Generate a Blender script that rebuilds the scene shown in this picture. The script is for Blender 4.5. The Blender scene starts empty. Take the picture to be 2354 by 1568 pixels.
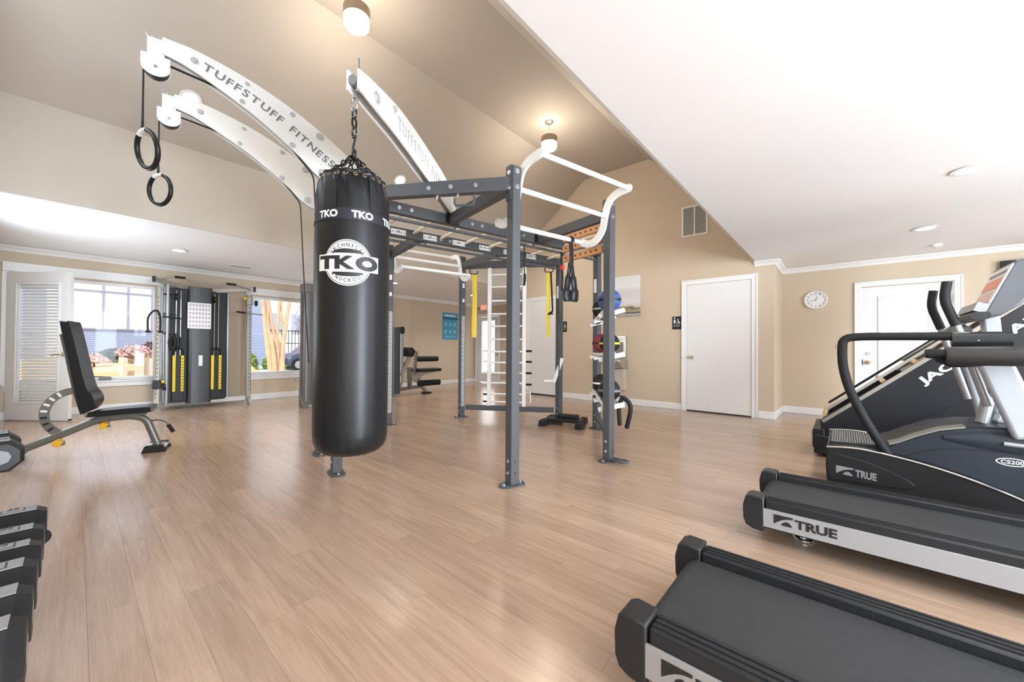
import bpy, bmesh, math, random
from mathutils import Vector, Matrix
random.seed(7)
S = bpy.context.scene
COL = S.collection
PI = math.pi

# ------------------------------------------------------------------ camera
W_PX, F_PX = 2354.0, 878.805
cam_d = bpy.data.cameras.new('camera')
cam = bpy.data.objects.new('camera', cam_d); COL.objects.link(cam)
cam_d.sensor_width = 36.0; cam_d.lens = F_PX * 36.0 / W_PX
cam_d.shift_x = (1177.0 - 1131.356) / W_PX; cam_d.shift_y = (792.559 - 784.0) / W_PX
cam_d.clip_start = 0.02; cam_d.clip_end = 200
YAW, PITCH, ROLL = 0.742003881, 0.0107557398, 0.00750603294
fw = Vector((-math.sin(YAW)*math.cos(PITCH), math.cos(YAW)*math.cos(PITCH), math.sin(PITCH)))
rt = Vector((math.cos(YAW), math.sin(YAW), 0)); up = rt.cross(fw)
r2 = math.cos(ROLL)*rt + math.sin(ROLL)*up; u2 = -math.sin(ROLL)*rt + math.cos(ROLL)*up
m = Matrix((r2, u2, -fw)).transposed().to_4x4(); m.translation = (0, 0, 1.05)
cam.matrix_world = m
S.camera = cam

# ------------------------------------------------------------------ world, sun, daylight stand-ins, exposure
w = bpy.data.worlds.new('sky'); S.world = w; w.use_nodes = True
bg = w.node_tree.nodes['Background']; bg.inputs[0].default_value = (0.86, 0.92, 1.0, 1); bg.inputs[1].default_value = 1.6
S.view_settings.view_transform = 'Standard'; S.view_settings.look = 'None'
S.view_settings.gamma = 1.0; S.view_settings.use_curve_mapping = False
S.view_settings.exposure = 0.5
def light(name, kind, loc, energy, color=(1, 1, 1), rot=None, size=None, sy=None, angle=None):
    d = bpy.data.lights.new(name, kind); d.energy = energy; d.color = color
    o = bpy.data.objects.new(name, d); COL.objects.link(o); o.location = loc
    if rot is not None: o.rotation_euler = rot
    if kind == 'AREA':
        d.size = size
        if sy: d.shape = 'RECTANGLE'; d.size_y = sy
    elif kind == 'SUN': d.angle = angle or 0.01
    elif size: d.shadow_soft_size = size
    return o
def aim(o, d): o.rotation_euler = Vector(d).to_track_quat('-Z', 'Y').to_euler()
sun = light('sun', 'SUN', (0, -10, 20), 3.7, (1.0, 0.95, 0.86), angle=0.02); aim(sun, (-0.42, 0.62, -0.66))
# area lamps standing in for daylight at unseen windows; low front-wall pair added
DAYLIGHT_STANDINS = []
for nm, loc, d, sx, sy, e in (('window_daylight', (4.55, 1.3, 1.35), (-1, 0, 0), 1.5, 3.4, 590),
                              ('window_daylight', (4.55, 5.1, 1.35), (-1, 0, 0), 1.5, 2.4, 125),
                              ('window_daylight', (1.6, -0.70, 1.35), (0, 1, 0), 3.6, 1.5, 46),
                              ('gable_daylight', (-3.35, -0.70, 3.45), (0, 1, -0.1), 2.4, 1.3, 36),
                              ('window_daylight', (-6.2, -0.70, 1.45), (0, 1, 0), 1.6, 1.3, 40)):
    o = light(nm, 'AREA', loc, e, (0.77, 0.885, 1.0), size=sx, sy=sy); aim(o, d); DAYLIGHT_STANDINS.append(o)

# ------------------------------------------------------------------ materials
MATS = {}
def nt(name):
    mt = bpy.data.materials.new(name); mt.use_nodes = True
    n = mt.node_tree; return mt, n, n.nodes['Principled BSDF']
def mat(name, col, rough=0.5, metal=0.0, var=0.06, scale=18.0, bump=0.0, bscale=120.0, emit=None, es=0.0, coat=0.0, spec=None):
    if name in MATS: return MATS[name]
    mt, n, b = nt(name); L = n.links
    b.inputs['Roughness'].default_value = rough; b.inputs['Metallic'].default_value = metal
    if coat: b.inputs['Coat Weight'].default_value = coat; b.inputs['Coat Roughness'].default_value = 0.15
    if spec is not None: b.inputs['Specular IOR Level'].default_value = spec
    tc = n.nodes.new('ShaderNodeTexCoord')
    nz = n.nodes.new('ShaderNodeTexNoise'); nz.inputs['Scale'].default_value = scale; nz.inputs['Detail'].default_value = 4
    L.new(tc.outputs['Object'], nz.inputs['Vector'])
    rp = n.nodes.new('ShaderNodeMapRange'); rp.inputs[3].default_value = 1 - var; rp.inputs[4].default_value = 1 + var
    L.new(nz.outputs['Fac'], rp.inputs[0])
    mx = n.nodes.new('ShaderNodeVectorMath'); mx.operation = 'SCALE'; mx.inputs[0].default_value = col[:3]
    L.new(rp.outputs[0], mx.inputs['Scale']); L.new(mx.outputs[0], b.inputs['Base Color'])
    if bump:
        n2 = n.nodes.new('ShaderNodeTexNoise'); n2.inputs['Scale'].default_value = bscale; n2.inputs['Detail'].default_value = 3
        L.new(tc.outputs['Object'], n2.inputs['Vector'])
        bp = n.nodes.new('ShaderNodeBump'); bp.inputs['Strength'].default_value = bump; bp.inputs['Distance'].default_value = 0.01
        L.new(n2.outputs['Fac'], bp.inputs['Height']); L.new(bp.outputs[0], b.inputs['Normal'])
    if emit:
        b.inputs['Emission Color'].default_value = (*emit, 1); b.inputs['Emission Strength'].default_value = es
    MATS[name] = mt; return mt

def glass(name='clear_glass', tint=(0.985, 0.985, 0.985)):
    if name in MATS: return MATS[name]
    mt = bpy.data.materials.new(name); mt.use_nodes = True; n = mt.node_tree; n.nodes.clear(); L = n.links
    out = n.nodes.new('ShaderNodeOutputMaterial'); mx = n.nodes.new('ShaderNodeMixShader')
    t = n.nodes.new('ShaderNodeBsdfTransparent'); t.inputs[0].default_value = (*tint, 1)
    g = n.nodes.new('ShaderNodeBsdfGlossy'); g.inputs['Roughness'].default_value = 0.02
    mx.inputs[0].default_value = 0.004
    L.new(t.outputs[0], mx.inputs[1]); L.new(g.outputs[0], mx.inputs[2]); L.new(mx.outputs[0], out.inputs[0])
    MATS[name] = mt; return mt

def wood_floor(name, island):
    mt, n, b = nt(name); L = n.links; N = n.nodes.new
    b.inputs['Roughness'].default_value = 0.28; b.inputs['Specular IOR Level'].default_value = 0.7; b.inputs['Coat Weight'].default_value = 0.2; b.inputs['Coat Roughness'].default_value = 0.2
    tc = N('ShaderNodeTexCoord')
    rnd = N('ShaderNodeNewGeometry').outputs['Random Per Island'] if island else N('ShaderNodeObjectInfo').outputs['Random']
    off = N('ShaderNodeVectorMath'); off.operation = 'SCALE'; off.inputs[0].default_value = (37, 53, 11); L.new(rnd, off.inputs['Scale'])
    ad = N('ShaderNodeVectorMath'); ad.operation = 'ADD'; L.new(tc.outputs['Object'], ad.inputs[0]); L.new(off.outputs[0], ad.inputs[1])
    mp = N('ShaderNodeMapping'); mp.inputs['Scale'].default_value = (1.1, 15, 1); L.new(ad.outputs[0], mp.inputs[0])
    n1 = N('ShaderNodeTexNoise'); n1.inputs['Scale'].default_value = 1.6; n1.inputs['Detail'].default_value = 6; n1.inputs['Distortion'].default_value = 0.9
    L.new(mp.outputs[0], n1.inputs['Vector'])
    mp2 = N('ShaderNodeMapping'); mp2.inputs['Scale'].default_value = (5, 130, 1); L.new(ad.outputs[0], mp2.inputs[0])
    n2 = N('ShaderNodeTexNoise'); n2.inputs['Scale'].default_value = 1.5; n2.inputs['Detail'].default_value = 3; L.new(mp2.outputs[0], n2.inputs['Vector'])
    mix = N('ShaderNodeMix'); mix.data_type = 'FLOAT'; mix.inputs[0].default_value = 0.38
    L.new(n1.outputs['Fac'], mix.inputs[2]); L.new(n2.outputs['Fac'], mix.inputs[3])
    cr = N('ShaderNodeValToRGB'); cr.color_ramp.elements[0].position = 0.28; cr.color_ramp.elements[1].position = 0.72
    cr.color_ramp.elements[0].color = (0.325, 0.213, 0.145, 1); cr.color_ramp.elements[1].color = (0.50, 0.352, 0.256, 1)
    L.new(mix.outputs[0], cr.inputs[0])
    mr = N('ShaderNodeMapRange'); mr.inputs[3].default_value = 0.91; mr.inputs[4].default_value = 1.08; L.new(rnd, mr.inputs[0])
    sc = N('ShaderNodeVectorMath'); sc.operation = 'SCALE'; L.new(cr.outputs[0], sc.inputs[0]); L.new(mr.outputs[0], sc.inputs['Scale'])
    L.new(sc.outputs[0], b.inputs['Base Color'])
    rr = N('ShaderNodeMapRange'); rr.inputs[3].default_value = 0.17; rr.inputs[4].default_value = 0.28; L.new(n2.outputs['Fac'], rr.inputs[0]); L.new(rr.outputs[0], b.inputs['Roughness'])
    bp = N('ShaderNodeBump'); bp.inputs['Strength'].default_value = 0.06; bp.inputs['Distance'].default_value = 0.003
    L.new(n2.outputs['Fac'], bp.inputs['Height']); L.new(bp.outputs[0], b.inputs['Normal'])
    MATS[name] = mt; return mt

M_wall = mat('beige_wall_paint', (0.60, 0.495, 0.37), 0.75, var=0.03, scale=3, bump=0.05, bscale=220)
M_vault = mat('vault_paint', (0.515, 0.472, 0.42), 0.75, var=0.02, scale=3, bump=0.04, bscale=220)
M_ceil = mat('white_ceiling_paint', (0.86, 0.86, 0.86), 0.8, var=0.015, scale=3)
M_trim = mat('white_trim_paint', (0.82, 0.81, 0.80), 0.4, var=0.02)
M_door = mat('white_door_paint', (0.78, 0.765, 0.755), 0.4, var=0.02)
M_char = mat('charcoal_powder_coat', (0.085, 0.089, 0.096), 0.45, 0.0, var=0.08, scale=60, spec=0.3)
M_white = mat('white_powder_coat', (0.84, 0.84, 0.83), 0.32, var=0.02)
M_cream = mat('cream_powder_coat', (0.72, 0.67, 0.60), 0.35, var=0.03)
M_black = mat('black_plastic', (0.012, 0.012, 0.013), 0.4, spec=0.35, var=0.15, scale=40)
M_rub = mat('black_rubber', (0.014, 0.014, 0.015), 0.62, spec=0.3, var=0.15, scale=60, bump=0.1)
M_vinyl = mat('black_vinyl', (0.010, 0.0105, 0.012), 0.36, var=0.15, scale=14, bump=0.06, bscale=260, spec=0.34)
M_pales = mat('pale_silver_paint', (0.40, 0.42, 0.45), 0.38, 0.1, var=0.03)
M_silver = mat('silver_paint', (0.36, 0.37, 0.38), 0.35, 0.55, var=0.05)
M_chrome = mat('chrome', (0.72, 0.72, 0.72), 0.14, 1.0, var=0.03)
M_zinc = mat('zinc_bolt', (0.62, 0.65, 0.66), 0.28, 0.9, var=0.05)
M_champ = mat('champagne_metal_paint', (0.34, 0.31, 0.27), 0.38, 0.4, var=0.05)
M_yel = mat('yellow_plastic', (0.78, 0.56, 0.02), 0.45, var=0.05)
M_orange = mat('amber_plastic', (0.82, 0.43, 0.02), 0.35, var=0.05)
M_brass = mat('brushed_brass', (0.55, 0.42, 0.24), 0.3, 0.9)
M_ink = mat('black_print', (0.012, 0.012, 0.013), 0.5, var=0.02)
M_greyink = mat('grey_print', (0.20, 0.21, 0.22), 0.5, var=0.02)
M_print = mat('white_print', (0.80, 0.80, 0.79), 0.5, var=0.02)
M_glass = glass()

# ------------------------------------------------------------------ mesh builder
class MB:
    def __init__(s): s.v = []; s.f = []
    def add(s, vs, fs):
        k = len(s.v); s.v += [Vector(q) for q in vs]; s.f += [tuple(i + k for i in q) for q in fs]; return s
    def box(s, x0, x1, y0, y1, z0, z1):
        vs = [(x, y, z) for z in (z0, z1) for x, y in ((x0, y0), (x1, y0), (x1, y1), (x0, y1))]
        return s.add(vs, [(0, 3, 2, 1), (4, 5, 6, 7), (0, 1, 5, 4), (1, 2, 6, 5), (2, 3, 7, 6), (3, 0, 4, 7)])
    def cbox(s, c, sx, sy, sz): return s.box(c[0]-sx/2, c[0]+sx/2, c[1]-sy/2, c[1]+sy/2, c[2]-sz/2, c[2]+sz/2)
    def beam(s, a, b, w, h, upv=(0, 0, 1)):
        a = Vector(a); b = Vector(b); d = (b-a).normalized(); u = Vector(upv)
        if abs(d.dot(u)) > 0.98: u = Vector((1, 0, 0))
        r = d.cross(u).normalized()*(w/2); t = r.cross(d).normalized()*(h/2)
        vs = [a-r-t, a+r-t, a+r+t, a-r+t, b-r-t, b+r-t, b+r+t, b-r+t]
        return s.add(vs, [(0, 3, 2, 1), (4, 5, 6, 7), (0, 1, 5, 4), (1, 2, 6, 5), (2, 3, 7, 6), (3, 0, 4, 7)])
    def tube(s, path, r, n=10, closed=False, ry=None, upv=None):
        p = [Vector(q) for q in path]; k = len(p); rs = r if isinstance(r, (list, tuple)) else [r]*k
        tan = []
        for i in range(k):
            if closed: d = p[(i+1) % k]-p[i-1]
            else: d = p[min(i+1, k-1)]-p[max(i-1, 0)]
            tan.append(d.normalized())
        u = Vector(upv) if upv else Vector((0, 0, 1))
        if abs(tan[0].dot(u)) > 0.95: u = Vector((1, 0, 0)) if abs(tan[0].x) < 0.9 else Vector((0, 1, 0))
        vs = []
        for i in range(k):
            u = (u - tan[i]*u.dot(tan[i])).normalized(); b = tan[i].cross(u)
            for j in range(n):
                a = 2*PI*j/n; vs.append(p[i] + u*(math.cos(a)*(ry*rs[i]/rs[0] if ry else rs[i])) + b*(math.sin(a)*rs[i]))
        fs = []
        for i in range(k if closed else k-1):
            i2 = (i+1) % k
            for j in range(n): fs.append((i*n+j, i*n+(j+1) % n, i2*n+(j+1) % n, i2*n+j))
        if not closed: fs += [tuple(range(n-1, -1, -1)), tuple((k-1)*n+j for j in range(n))]
        return s.add(vs, fs)
    def cyl(s, a, b, r, n=16): return s.tube([a, b], r, n)
    def lathe(s, prof, n=24, c=(0, 0, 0), axis='Z', caps=True):
        vs = []
        for r, z in prof:
            for j in range(n):
                a = 2*PI*j/n; x, y = r*math.cos(a), r*math.sin(a)
                q = {'Z': (x, y, z), 'Y': (x, z, y), 'X': (z, x, y)}[axis]; vs.append((q[0]+c[0], q[1]+c[1], q[2]+c[2]))
        fs = []
        for i in range(len(prof)-1):
            for j in range(n): fs.append((i*n+j, i*n+(j+1) % n, (i+1)*n+(j+1) % n, (i+1)*n+j))
        if caps: fs += [tuple(range(n-1, -1, -1)), tuple((len(prof)-1)*n+j for j in range(n))]
        return s.add(vs, fs)
    def plate(s, pts, o, ax, ay, t0, t1):
        o = Vector(o); ax = Vector(ax); ay = Vector(ay); an = ax.cross(ay).normalized(); k = len(pts)
        vs = [o+ax*x+ay*y+an*t for t in (t0, t1) for x, y in pts]
        return s.add(vs, [tuple(range(k-1, -1, -1)), tuple(range(k, 2*k))] + [(i, (i+1) % k, k+(i+1) % k, k+i) for i in range(k)])
    def rbox(s, x0, x1, y0, y1, z0, z1, r, axis='Z', n=4):
        # box with edges along axis rounded
        def ro(a0, a1, b0, b1):
            q = []
            for cx, cy, st in ((a1-r, b1-r, 0), (a0+r, b1-r, 1), (a0+r, b0+r, 2), (a1-r, b0+r, 3)):
                for i in range(n+1):
                    t = (st + i/n)*PI/2; q.append((cx+r*math.cos(t), cy+r*math.sin(t)))
            return q
        if axis == 'Z': return s.plate(ro(x0, x1, y0, y1), (0, 0, 0), (1, 0, 0), (0, 1, 0), z0, z1)
        if axis == 'X': return s.plate(ro(y0, y1, z0, z1), (0, 0, 0), (0, 1, 0), (0, 0, 1), x0, x1)
        return s.plate(ro(z0, z1, x0, x1), (0, 0, 0), (0, 0, 1), (1, 0, 0), y0, y1)
    def sphere(s, c, r, n=20, sc=(1, 1, 1)):
        k = n//2
        pr = [(max(1e-4, r*math.sin(PI*i/k)), -r*math.cos(PI*i/k)) for i in range(k+1)]
        st = len(s.v); s.lathe(pr, n)
        for i in range(st, len(s.v)): q = s.v[i]; s.v[i] = Vector((q.x*sc[0]+c[0], q.y*sc[1]+c[1], q.z*sc[2]+c[2]))
        return s
    def flat(s, me, fn):
        vs, fs = me; return s.add([fn(x, y) for x, y in vs], fs)
    def xf(s, mtx):
        s.v = [mtx @ q for q in s.v]; return s
    def build(s, name, mt, parent=None, ang=38, bevel=0, seg=2, loc=None):
        me = bpy.data.meshes.new(name); me.from_pydata([tuple(q) for q in s.v], [], s.f); me.validate()
        b = bmesh.new(); b.from_mesh(me); bmesh.ops.recalc_face_normals(b, faces=b.faces); b.to_mesh(me); b.free()
        for q in me.polygons: q.use_smooth = True
        me.set_sharp_from_angle(angle=math.radians(ang))
        me.materials.append(mt)
        o = bpy.data.objects.new(name, me); COL.objects.link(o); o.parent = parent
        if loc: o.location = loc
        if bevel:
            md = o.modifiers.new('edge', 'BEVEL'); md.width = bevel; md.segments = seg; md.limit_method = 'ANGLE'; md.angle_limit = math.radians(50)
        return o
def B(): return MB()
def smooth(pts, n=6, closed=False):
    P = [Vector(q) for q in pts]; k = len(P); out = []
    for i in range(k if closed else k-1):
        p1, p2 = P[i], P[(i+1) % k]
        p0 = P[i-1] if (i or closed) else p1*2-p2; p3 = P[(i+2) % k] if (i+2 < k or closed) else p2*2-p1
        for j in range(n):
            t = j/n; out.append(0.5*((2*p1)+(p2-p0)*t+(2*p0-5*p1+4*p2-p3)*t*t+(3*p1-p0-3*p2+p3)*t*t*t))
    if not closed: out.append(P[-1])
    return out
def sm2(pts, n=6, closed=False): return [(q.x, q.y) for q in smooth([(a, b, 0) for a, b in pts], n, closed)]
def fillet(pts, r, n=5):
    P = [Vector(q) for q in pts]; out = [P[0]]
    for i in range(1, len(P)-1):
        a, b, c = P[i-1], P[i], P[i+1]; d0 = (a-b); d1 = (c-b); k = min(r, d0.length*0.49, d1.length*0.49)
        q0 = b+d0.normalized()*k; q1 = b+d1.normalized()*k
        for j in range(n+1):
            t = j/n; out.append(q0*(1-t)**2 + b*2*t*(1-t) + q1*t*t)
    out.append(P[-1]); return out
def thing(name, label, cat, loc=(0, 0, 0), rz=0, group=None):
    o = bpy.data.objects.new(name, None); COL.objects.link(o); o.location = loc; o.rotation_euler = (0, 0, rz); o.empty_display_size = 0.1
    o['label'] = label; o['category'] = cat
    if group: o['group'] = group
    return o
def tag(o, label, cat, group=None):
    o['label'] = label; o['category'] = cat
    if group: o['group'] = group
    return o
def struct(o, label, cat=None):
    o['kind'] = 'structure'; o['label'] = label; o['category'] = cat or o.name.split('_')[0].split('.')[0]
    return o
def dup(o, parent=None):
    c = o.copy(); COL.objects.link(c); c.parent = parent
    for ch in list(o.children): dup(ch, c)
    return c
_tx = {}
def text(s, size=1.0, bold=0.0, sx=1.0, shear=0.0, spacing=1.0):
    key = (s, bold, shear, spacing)
    if key not in _tx:
        cu = bpy.data.curves.new('lettering', 'FONT'); cu.body = s; cu.size = 1.0; cu.offset = bold; cu.shear = shear; cu.space_character = spacing; cu.resolution_u = 3; cu.fill_mode = 'FRONT'
        ob = bpy.data.objects.new('lettering', cu); COL.objects.link(ob)
        me = bpy.data.meshes.new_from_object(ob)
        vs = [(q.co.x, q.co.y) for q in me.vertices]; fs = [tuple(p.vertices) for p in me.polygons]
        bpy.data.objects.remove(ob); bpy.data.curves.remove(cu); bpy.data.meshes.remove(me)
        x0 = min(v[0] for v in vs); y0 = min(v[1] for v in vs)
        _tx[key] = ([(a-x0, b-y0) for a, b in vs], fs)
    vs, fs = _tx[key]
    return [(a*size*sx, b*size) for a, b in vs], fs
def tw(me): return max(v[0] for v in me[0])
def th(me): return max(v[1] for v in me[0])
def fit(me, wd, ht):
    a, b = tw(me), th(me); return [(x*wd/a, y*ht/b) for x, y in me[0]], me[1]
def fr(o, ax, ay, lift=0.0):
    o = Vector(o); ax = Vector(ax); ay = Vector(ay); nn = ax.cross(ay).normalized()*lift
    return lambda x, y: o+ax*x+ay*y+nn
def rect(x0, x1, y0, y1): return ([(x0, y0), (x1, y0), (x1, y1), (x0, y1)], [(0, 1, 2, 3)])
def disc(cx, cy, r, n=24, ry=None): return ([(cx+r*math.cos(2*PI*i/n), cy+(ry or r)*math.sin(2*PI*i/n)) for i in range(n)], [tuple(range(n))])
def ring(cx, cy, r0, r1, n=40, a0=0, a1=2*PI):
    full = abs(a1-a0-2*PI) < 1e-6; k = n if full else n+1
    vs = [(cx+r*math.cos(a0+(a1-a0)*i/n), cy+r*math.sin(a0+(a1-a0)*i/n)) for r in (r0, r1) for i in range(k)]
    return vs, [(i, (i+1) % k, k+(i+1) % k, k+i) for i in range(n)]
def true_logo(o, ax, ay, wd, ht, mt, parent, lift=0.002):
    # emblem block with an arch cut in it, then the word
    o = Vector(o); ax = Vector(ax); ay = Vector(ay); b = B(); k = ht
    arc = [(0.12*k+0.75*k*math.cos(PI*i/10)*1.0+0.75*k, 0.70*k*math.sin(PI*i/10)) for i in range(11)]
    poly = [(0, 0), (0, k), (1.55*k, k), (1.55*k, 0.72*k)]
    inner = [(0.0+1.55*k*t, (0.78*k)*math.sin(PI*min(1, t*0.98+0.02)*0.5+0)) for t in (1, 0.8, 0.6, 0.45, 0.3, 0.2, 0.1, 0.0)]
    b.flat(([(0, 0), (0, k), (1.6*k, k), (1.6*k, 0.80*k), (1.15*k, 0.74*k), (0.75*k, 0.58*k), (0.4*k, 0.33*k)], [(0, 6, 5, 4, 3, 2, 1)]), fr(o, ax, ay, lift))
    b.flat(([(0.62*k, 0), (0.78*k, 0.30*k), (1.05*k, 0.46*k), (1.25*k, 0.42*k), (1.45*k, 0.22*k), (1.55*k, 0)], [(5, 4, 3, 2, 1, 0)]), fr(o, ax, ay, lift))
    b.build('emblem', mt, parent)
    t = fit(text('TRUE', bold=0.04), wd-1.85*k, k*0.92)
    B().flat(t, fr(o+ax*1.75*k, ax, ay, lift)).build('lettering', mt, parent)
# ------------------------------------------------------------------ room shell
XL, XR, YF, YB, YC, YE = -8.65, 4.6, -0.75, 7.22, 8.25, 8.62     # left, right, front, back (door), clock and exit walls
XV0, XV1, XJ, ZC = -5.65, -1.02, -0.77, 2.45                      # vault edges, jog, low ceiling height
M_sub = mat('subfloor', (0.16, 0.10, 0.07), 0.8)
floor = struct(B().box(XL-0.2, XR+0.2, YF-0.2, YE+0.2, -0.12, -0.006).build('floor', M_sub), 'light oak plank floor across the whole gym', 'floor')
M_plank = wood_floor('oak_plank', False); M_plank2 = wood_floor('oak_plank_far', True)
PW, PL = 0.142, 1.22
proto = B().box(-PL/2+0.0003, PL/2-0.0003, -PW/2+0.0003, PW/2-0.0003, -0.006, 0).build('plank', M_plank, floor)
cells = []
row = 0; y = YF - 0.2
while y < YE + 0.2:
    x = XL - 0.2 - random.uniform(0, PL)
    while x < XR + 0.2:
        cells.append((x, y)); x += PL
    y += PW
def seen(x, y):
    q = Vector((x+PL/2, y+PW/2, -1.05)); d = q.dot(fw); r = q.dot(rt)
    return d > 0.9 and abs(r/d) < 1.45 and d/1.05 < 200 and (1.05/d) < 1.1
ids = sorted((i for i, c in enumerate(cells) if XL < c[0] and c[0]+PL < XR and YF < c[1] < YE-PW and seen(*c)), key=lambda i: Vector((cells[i][0]+PL/2, cells[i][1], 0)).length)[:299]
first = True; used = set(ids)
for i in ids:
    o = proto if first else proto.copy()
    if not first: COL.objects.link(o)
    o.location = (cells[i][0]+PL/2, cells[i][1]+PW/2, 0); first = False
b = B()
for i, (x, y) in enumerate(cells):
    if i in used: continue
    x0, x1 = max(x, XL-0.2), min(x+PL, XR+0.2)
    if x1-x0 > 0.02: b.box(x0+0.0003, x1-0.0003, y+0.0003, y+PW-0.0003, -0.006, 0)
o = b.build('plank_field', M_plank2, floor); o['kind'] = 'stuff'

T = 0.16
def wall_with_holes(b, axis, face, out, a0, a1, z1, holes):
    # boxes of a wall plane at coordinate `face` (thickness towards `out`), holes = (a0,a1,z0,z1)
    f0, f1 = sorted((face, face+out*T))
    def bx(p0, p1, q0, q1):
        if p1-p0 > 1e-4 and q1-q0 > 1e-4:
            b.box(f0, f1, p0, p1, q0, q1) if axis == 'X' else b.box(p0, p1, f0, f1, q0, q1)
    c = a0
    for h0, h1, k0, k1 in sorted(holes):
        bx(c, h0, 0, z1); bx(h0, h1, 0, k0); bx(h0, h1, k1, z1); c = h1
    bx(c, a1, 0, z1); return b
W1, W2 = (-0.63, 0.95, 0.50, 2.07), (2.32, 3.90, 0.50, 2.07)
struct(wall_with_holes(B(), 'X', XL, -1, YF-T, YE+T, ZC, [W1, W2]).build('wall_left', M_wall), 'beige wall with the two picture windows')
GABLE = [(XV0, 0), (XJ, 0), (XJ, ZC+0.1), (XV1, ZC+0.1), (XV1, 3.33), (-2.685, 4.63), (-4.01, 4.63), (XV0, 3.37)]
struct(B().plate(GABLE, (0, YB, 0), (1, 0, 0), (0, 0, 1), -T, 0).build('wall_back', M_wall), 'tall beige gable wall with the restroom door')
GD = (0.205, 1.16, 0.0, 2.055)
struct(wall_with_holes(B(), 'Y', YC, 1, XJ, XR+T, ZC, [GD]).build('wall_back_right', M_wall), 'beige wall carrying the round clock')
struct(B().box(XJ-T, XJ, YB+T, YC+T, 0, ZC).build('wall_jog', M_wall), 'short beige return wall beside the restroom door')
XD = (-8.53, -7.62, 0.0, 2.06)
struct(wall_with_holes(B(), 'Y', YE, 1, XL-T, XV0, ZC, [XD]).build('wall_exit', M_wall), 'beige end wall with the exit door')
struct(B().box(XV0, XV0+T, YB+T, YE+T, 0, ZC).build('wall_exit_side', M_wall), 'side wall of the exit alcove')
struct(wall_with_holes(B(), 'Y', YF, -1, XL-T, XR+T, ZC, []).build('wall_front', M_wall), 'front wall behind the dumbbell rack')
g2 = [(XV0, ZC), (XV1, ZC), (XV1, 3.33), (-2.685, 4.63), (-4.01, 4.63), (XV0, 3.37)]
struct(B().plate(g2, (0, YF, 0), (1, 0, 0), (0, 0, 1), 0, T).build('wall_front_gable', M_wall), 'gable above the front wall')
struct(B().box(XR, XR+T, YF-T, YC+T, 0, ZC).build('wall_right', M_wall), 'right-hand wall the treadmills face')
struct(B().box(XL-T, XV0-0.02, YF-T, YE+T, ZC, ZC+0.12).build('ceiling', M_ceil), 'low white ceiling on the window side', 'ceiling')
struct(B().box(XV1+0.02, XR+T, YF-T, YC+T, ZC, ZC+0.12).build('ceiling', M_ceil), 'low white ceiling over the treadmills', 'ceiling')
vp = [(XV0, ZC), (XV0, 3.37), (-4.01, 4.63), (-2.685, 4.63), (XV1, 3.33), (XV1, ZC)]
for nm, (p, q), lb in (('wall_vault_left', (0, 1), 'upright beige side of the vaulted ceiling over the window side'), ('ceiling', (1, 2), 'sloping vault ceiling on the window side'),
                       ('ceiling', (2, 3), 'flat top of the vaulted ceiling'), ('ceiling', (3, 4), 'sloping vault ceiling on the treadmill side'), ('wall_vault_right', (4, 5), 'upright beige side of the vaulted ceiling over the treadmill side')):
    a, c = Vector((vp[p][0], 0, vp[p][1])), Vector((vp[q][0], 0, vp[q][1])); d = (c-a).normalized(); nn = Vector((-d.z, 0, d.x))*(0.1 if nm == 'ceiling' else 0.02)
    e = d*0.04 if nm == 'ceiling' else Vector()
    pts = [a-e, c+e, c+e+nn, a-e+nn]
    struct(B().plate([(t.x, t.z) for t in pts], (0, 0, 0), (1, 0, 0), (0, 0, 1), -(YB+0.02), -(YF-0.02)).build(nm, M_vault), lb, 'ceiling' if nm == 'ceiling' else 'wall')

# ---- trim: baseboards, crowns, casings
def base_run(name, x0, x1, y0, y1, lab):
    struct(B().box(x0, x1, y0, y1, 0, 0.115).build(name, M_trim, bevel=0.006), lab, 'baseboard')
bt = 0.016
base_run('baseboard_left', XL, XL+bt, YF, YE, 'white baseboard under the windows')
base_run('baseboard_back', -4.55, -2.09, YB-bt, YB, 'white baseboard below the drinking fountain')
base_run('baseboard_back', -0.975, XJ+bt, YB-bt, YB, 'short white baseboard right of the restroom door')
base_run('baseboard_jog', XJ, XJ+bt, YB, YC, 'white baseboard on the short return wall')
base_run('baseboard_back_right', XJ+bt, 0.14, YC-bt, YC, 'white baseboard under the clock')
base_run('baseboard_back_right', 1.22, XR, YC-bt, YC, 'white baseboard right of the glass door')
base_run('baseboard_exit', XL, -8.60, YE-bt, YE, 'white baseboard left of the exit door')
base_run('baseboard_exit', -7.55, XV0, YE-bt, YE, 'white baseboard right of the exit door')
CR = [(0, 0), (0.012, 0), (0.02, 0.02), (0.045, 0.05), (0.062, 0.058), (0.07, 0.075), (0, 0.075)]
def crown(name, p, dirv, nrm, ln, lab):
    # profile x along the wall normal, y up, extruded along the wall
    n_, d_ = Vector(nrm), Vector(dirv); an = n_.cross(Vector((0, 0, 1))); s_ = 1 if an.dot(d_) > 0 else -1
    t0, t1 = (0, ln) if s_ > 0 else (-ln, 0)
    struct(B().plate(CR, p, n_, (0, 0, 1), t0, t1).build(name, M_trim), lab, 'trim')
zc = ZC-0.075
crown('trim_1', (XL, YF, zc), (0, 1, 0), (1, 0, 0), YE-YF, 'white crown moulding above the windows')
crown('trim_2', (XJ, YC, zc), (1, 0, 0), (0, -1, 0), XR-XJ, 'white crown moulding above the clock')
crown('trim_3', (XJ, YB, zc), (0, 1, 0), (1, 0, 0), YC-YB, 'white crown moulding on the return wall')
crown('trim_4', (XV1, YB, zc), (1, 0, 0), (0, -1, 0), XJ-XV1+0.06, 'short white crown moulding beside the restroom door')
crown('trim_5', (XL, YE, zc), (1, 0, 0), (0, -1, 0), XV0-XL, 'white crown moulding above the exit door')
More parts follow.
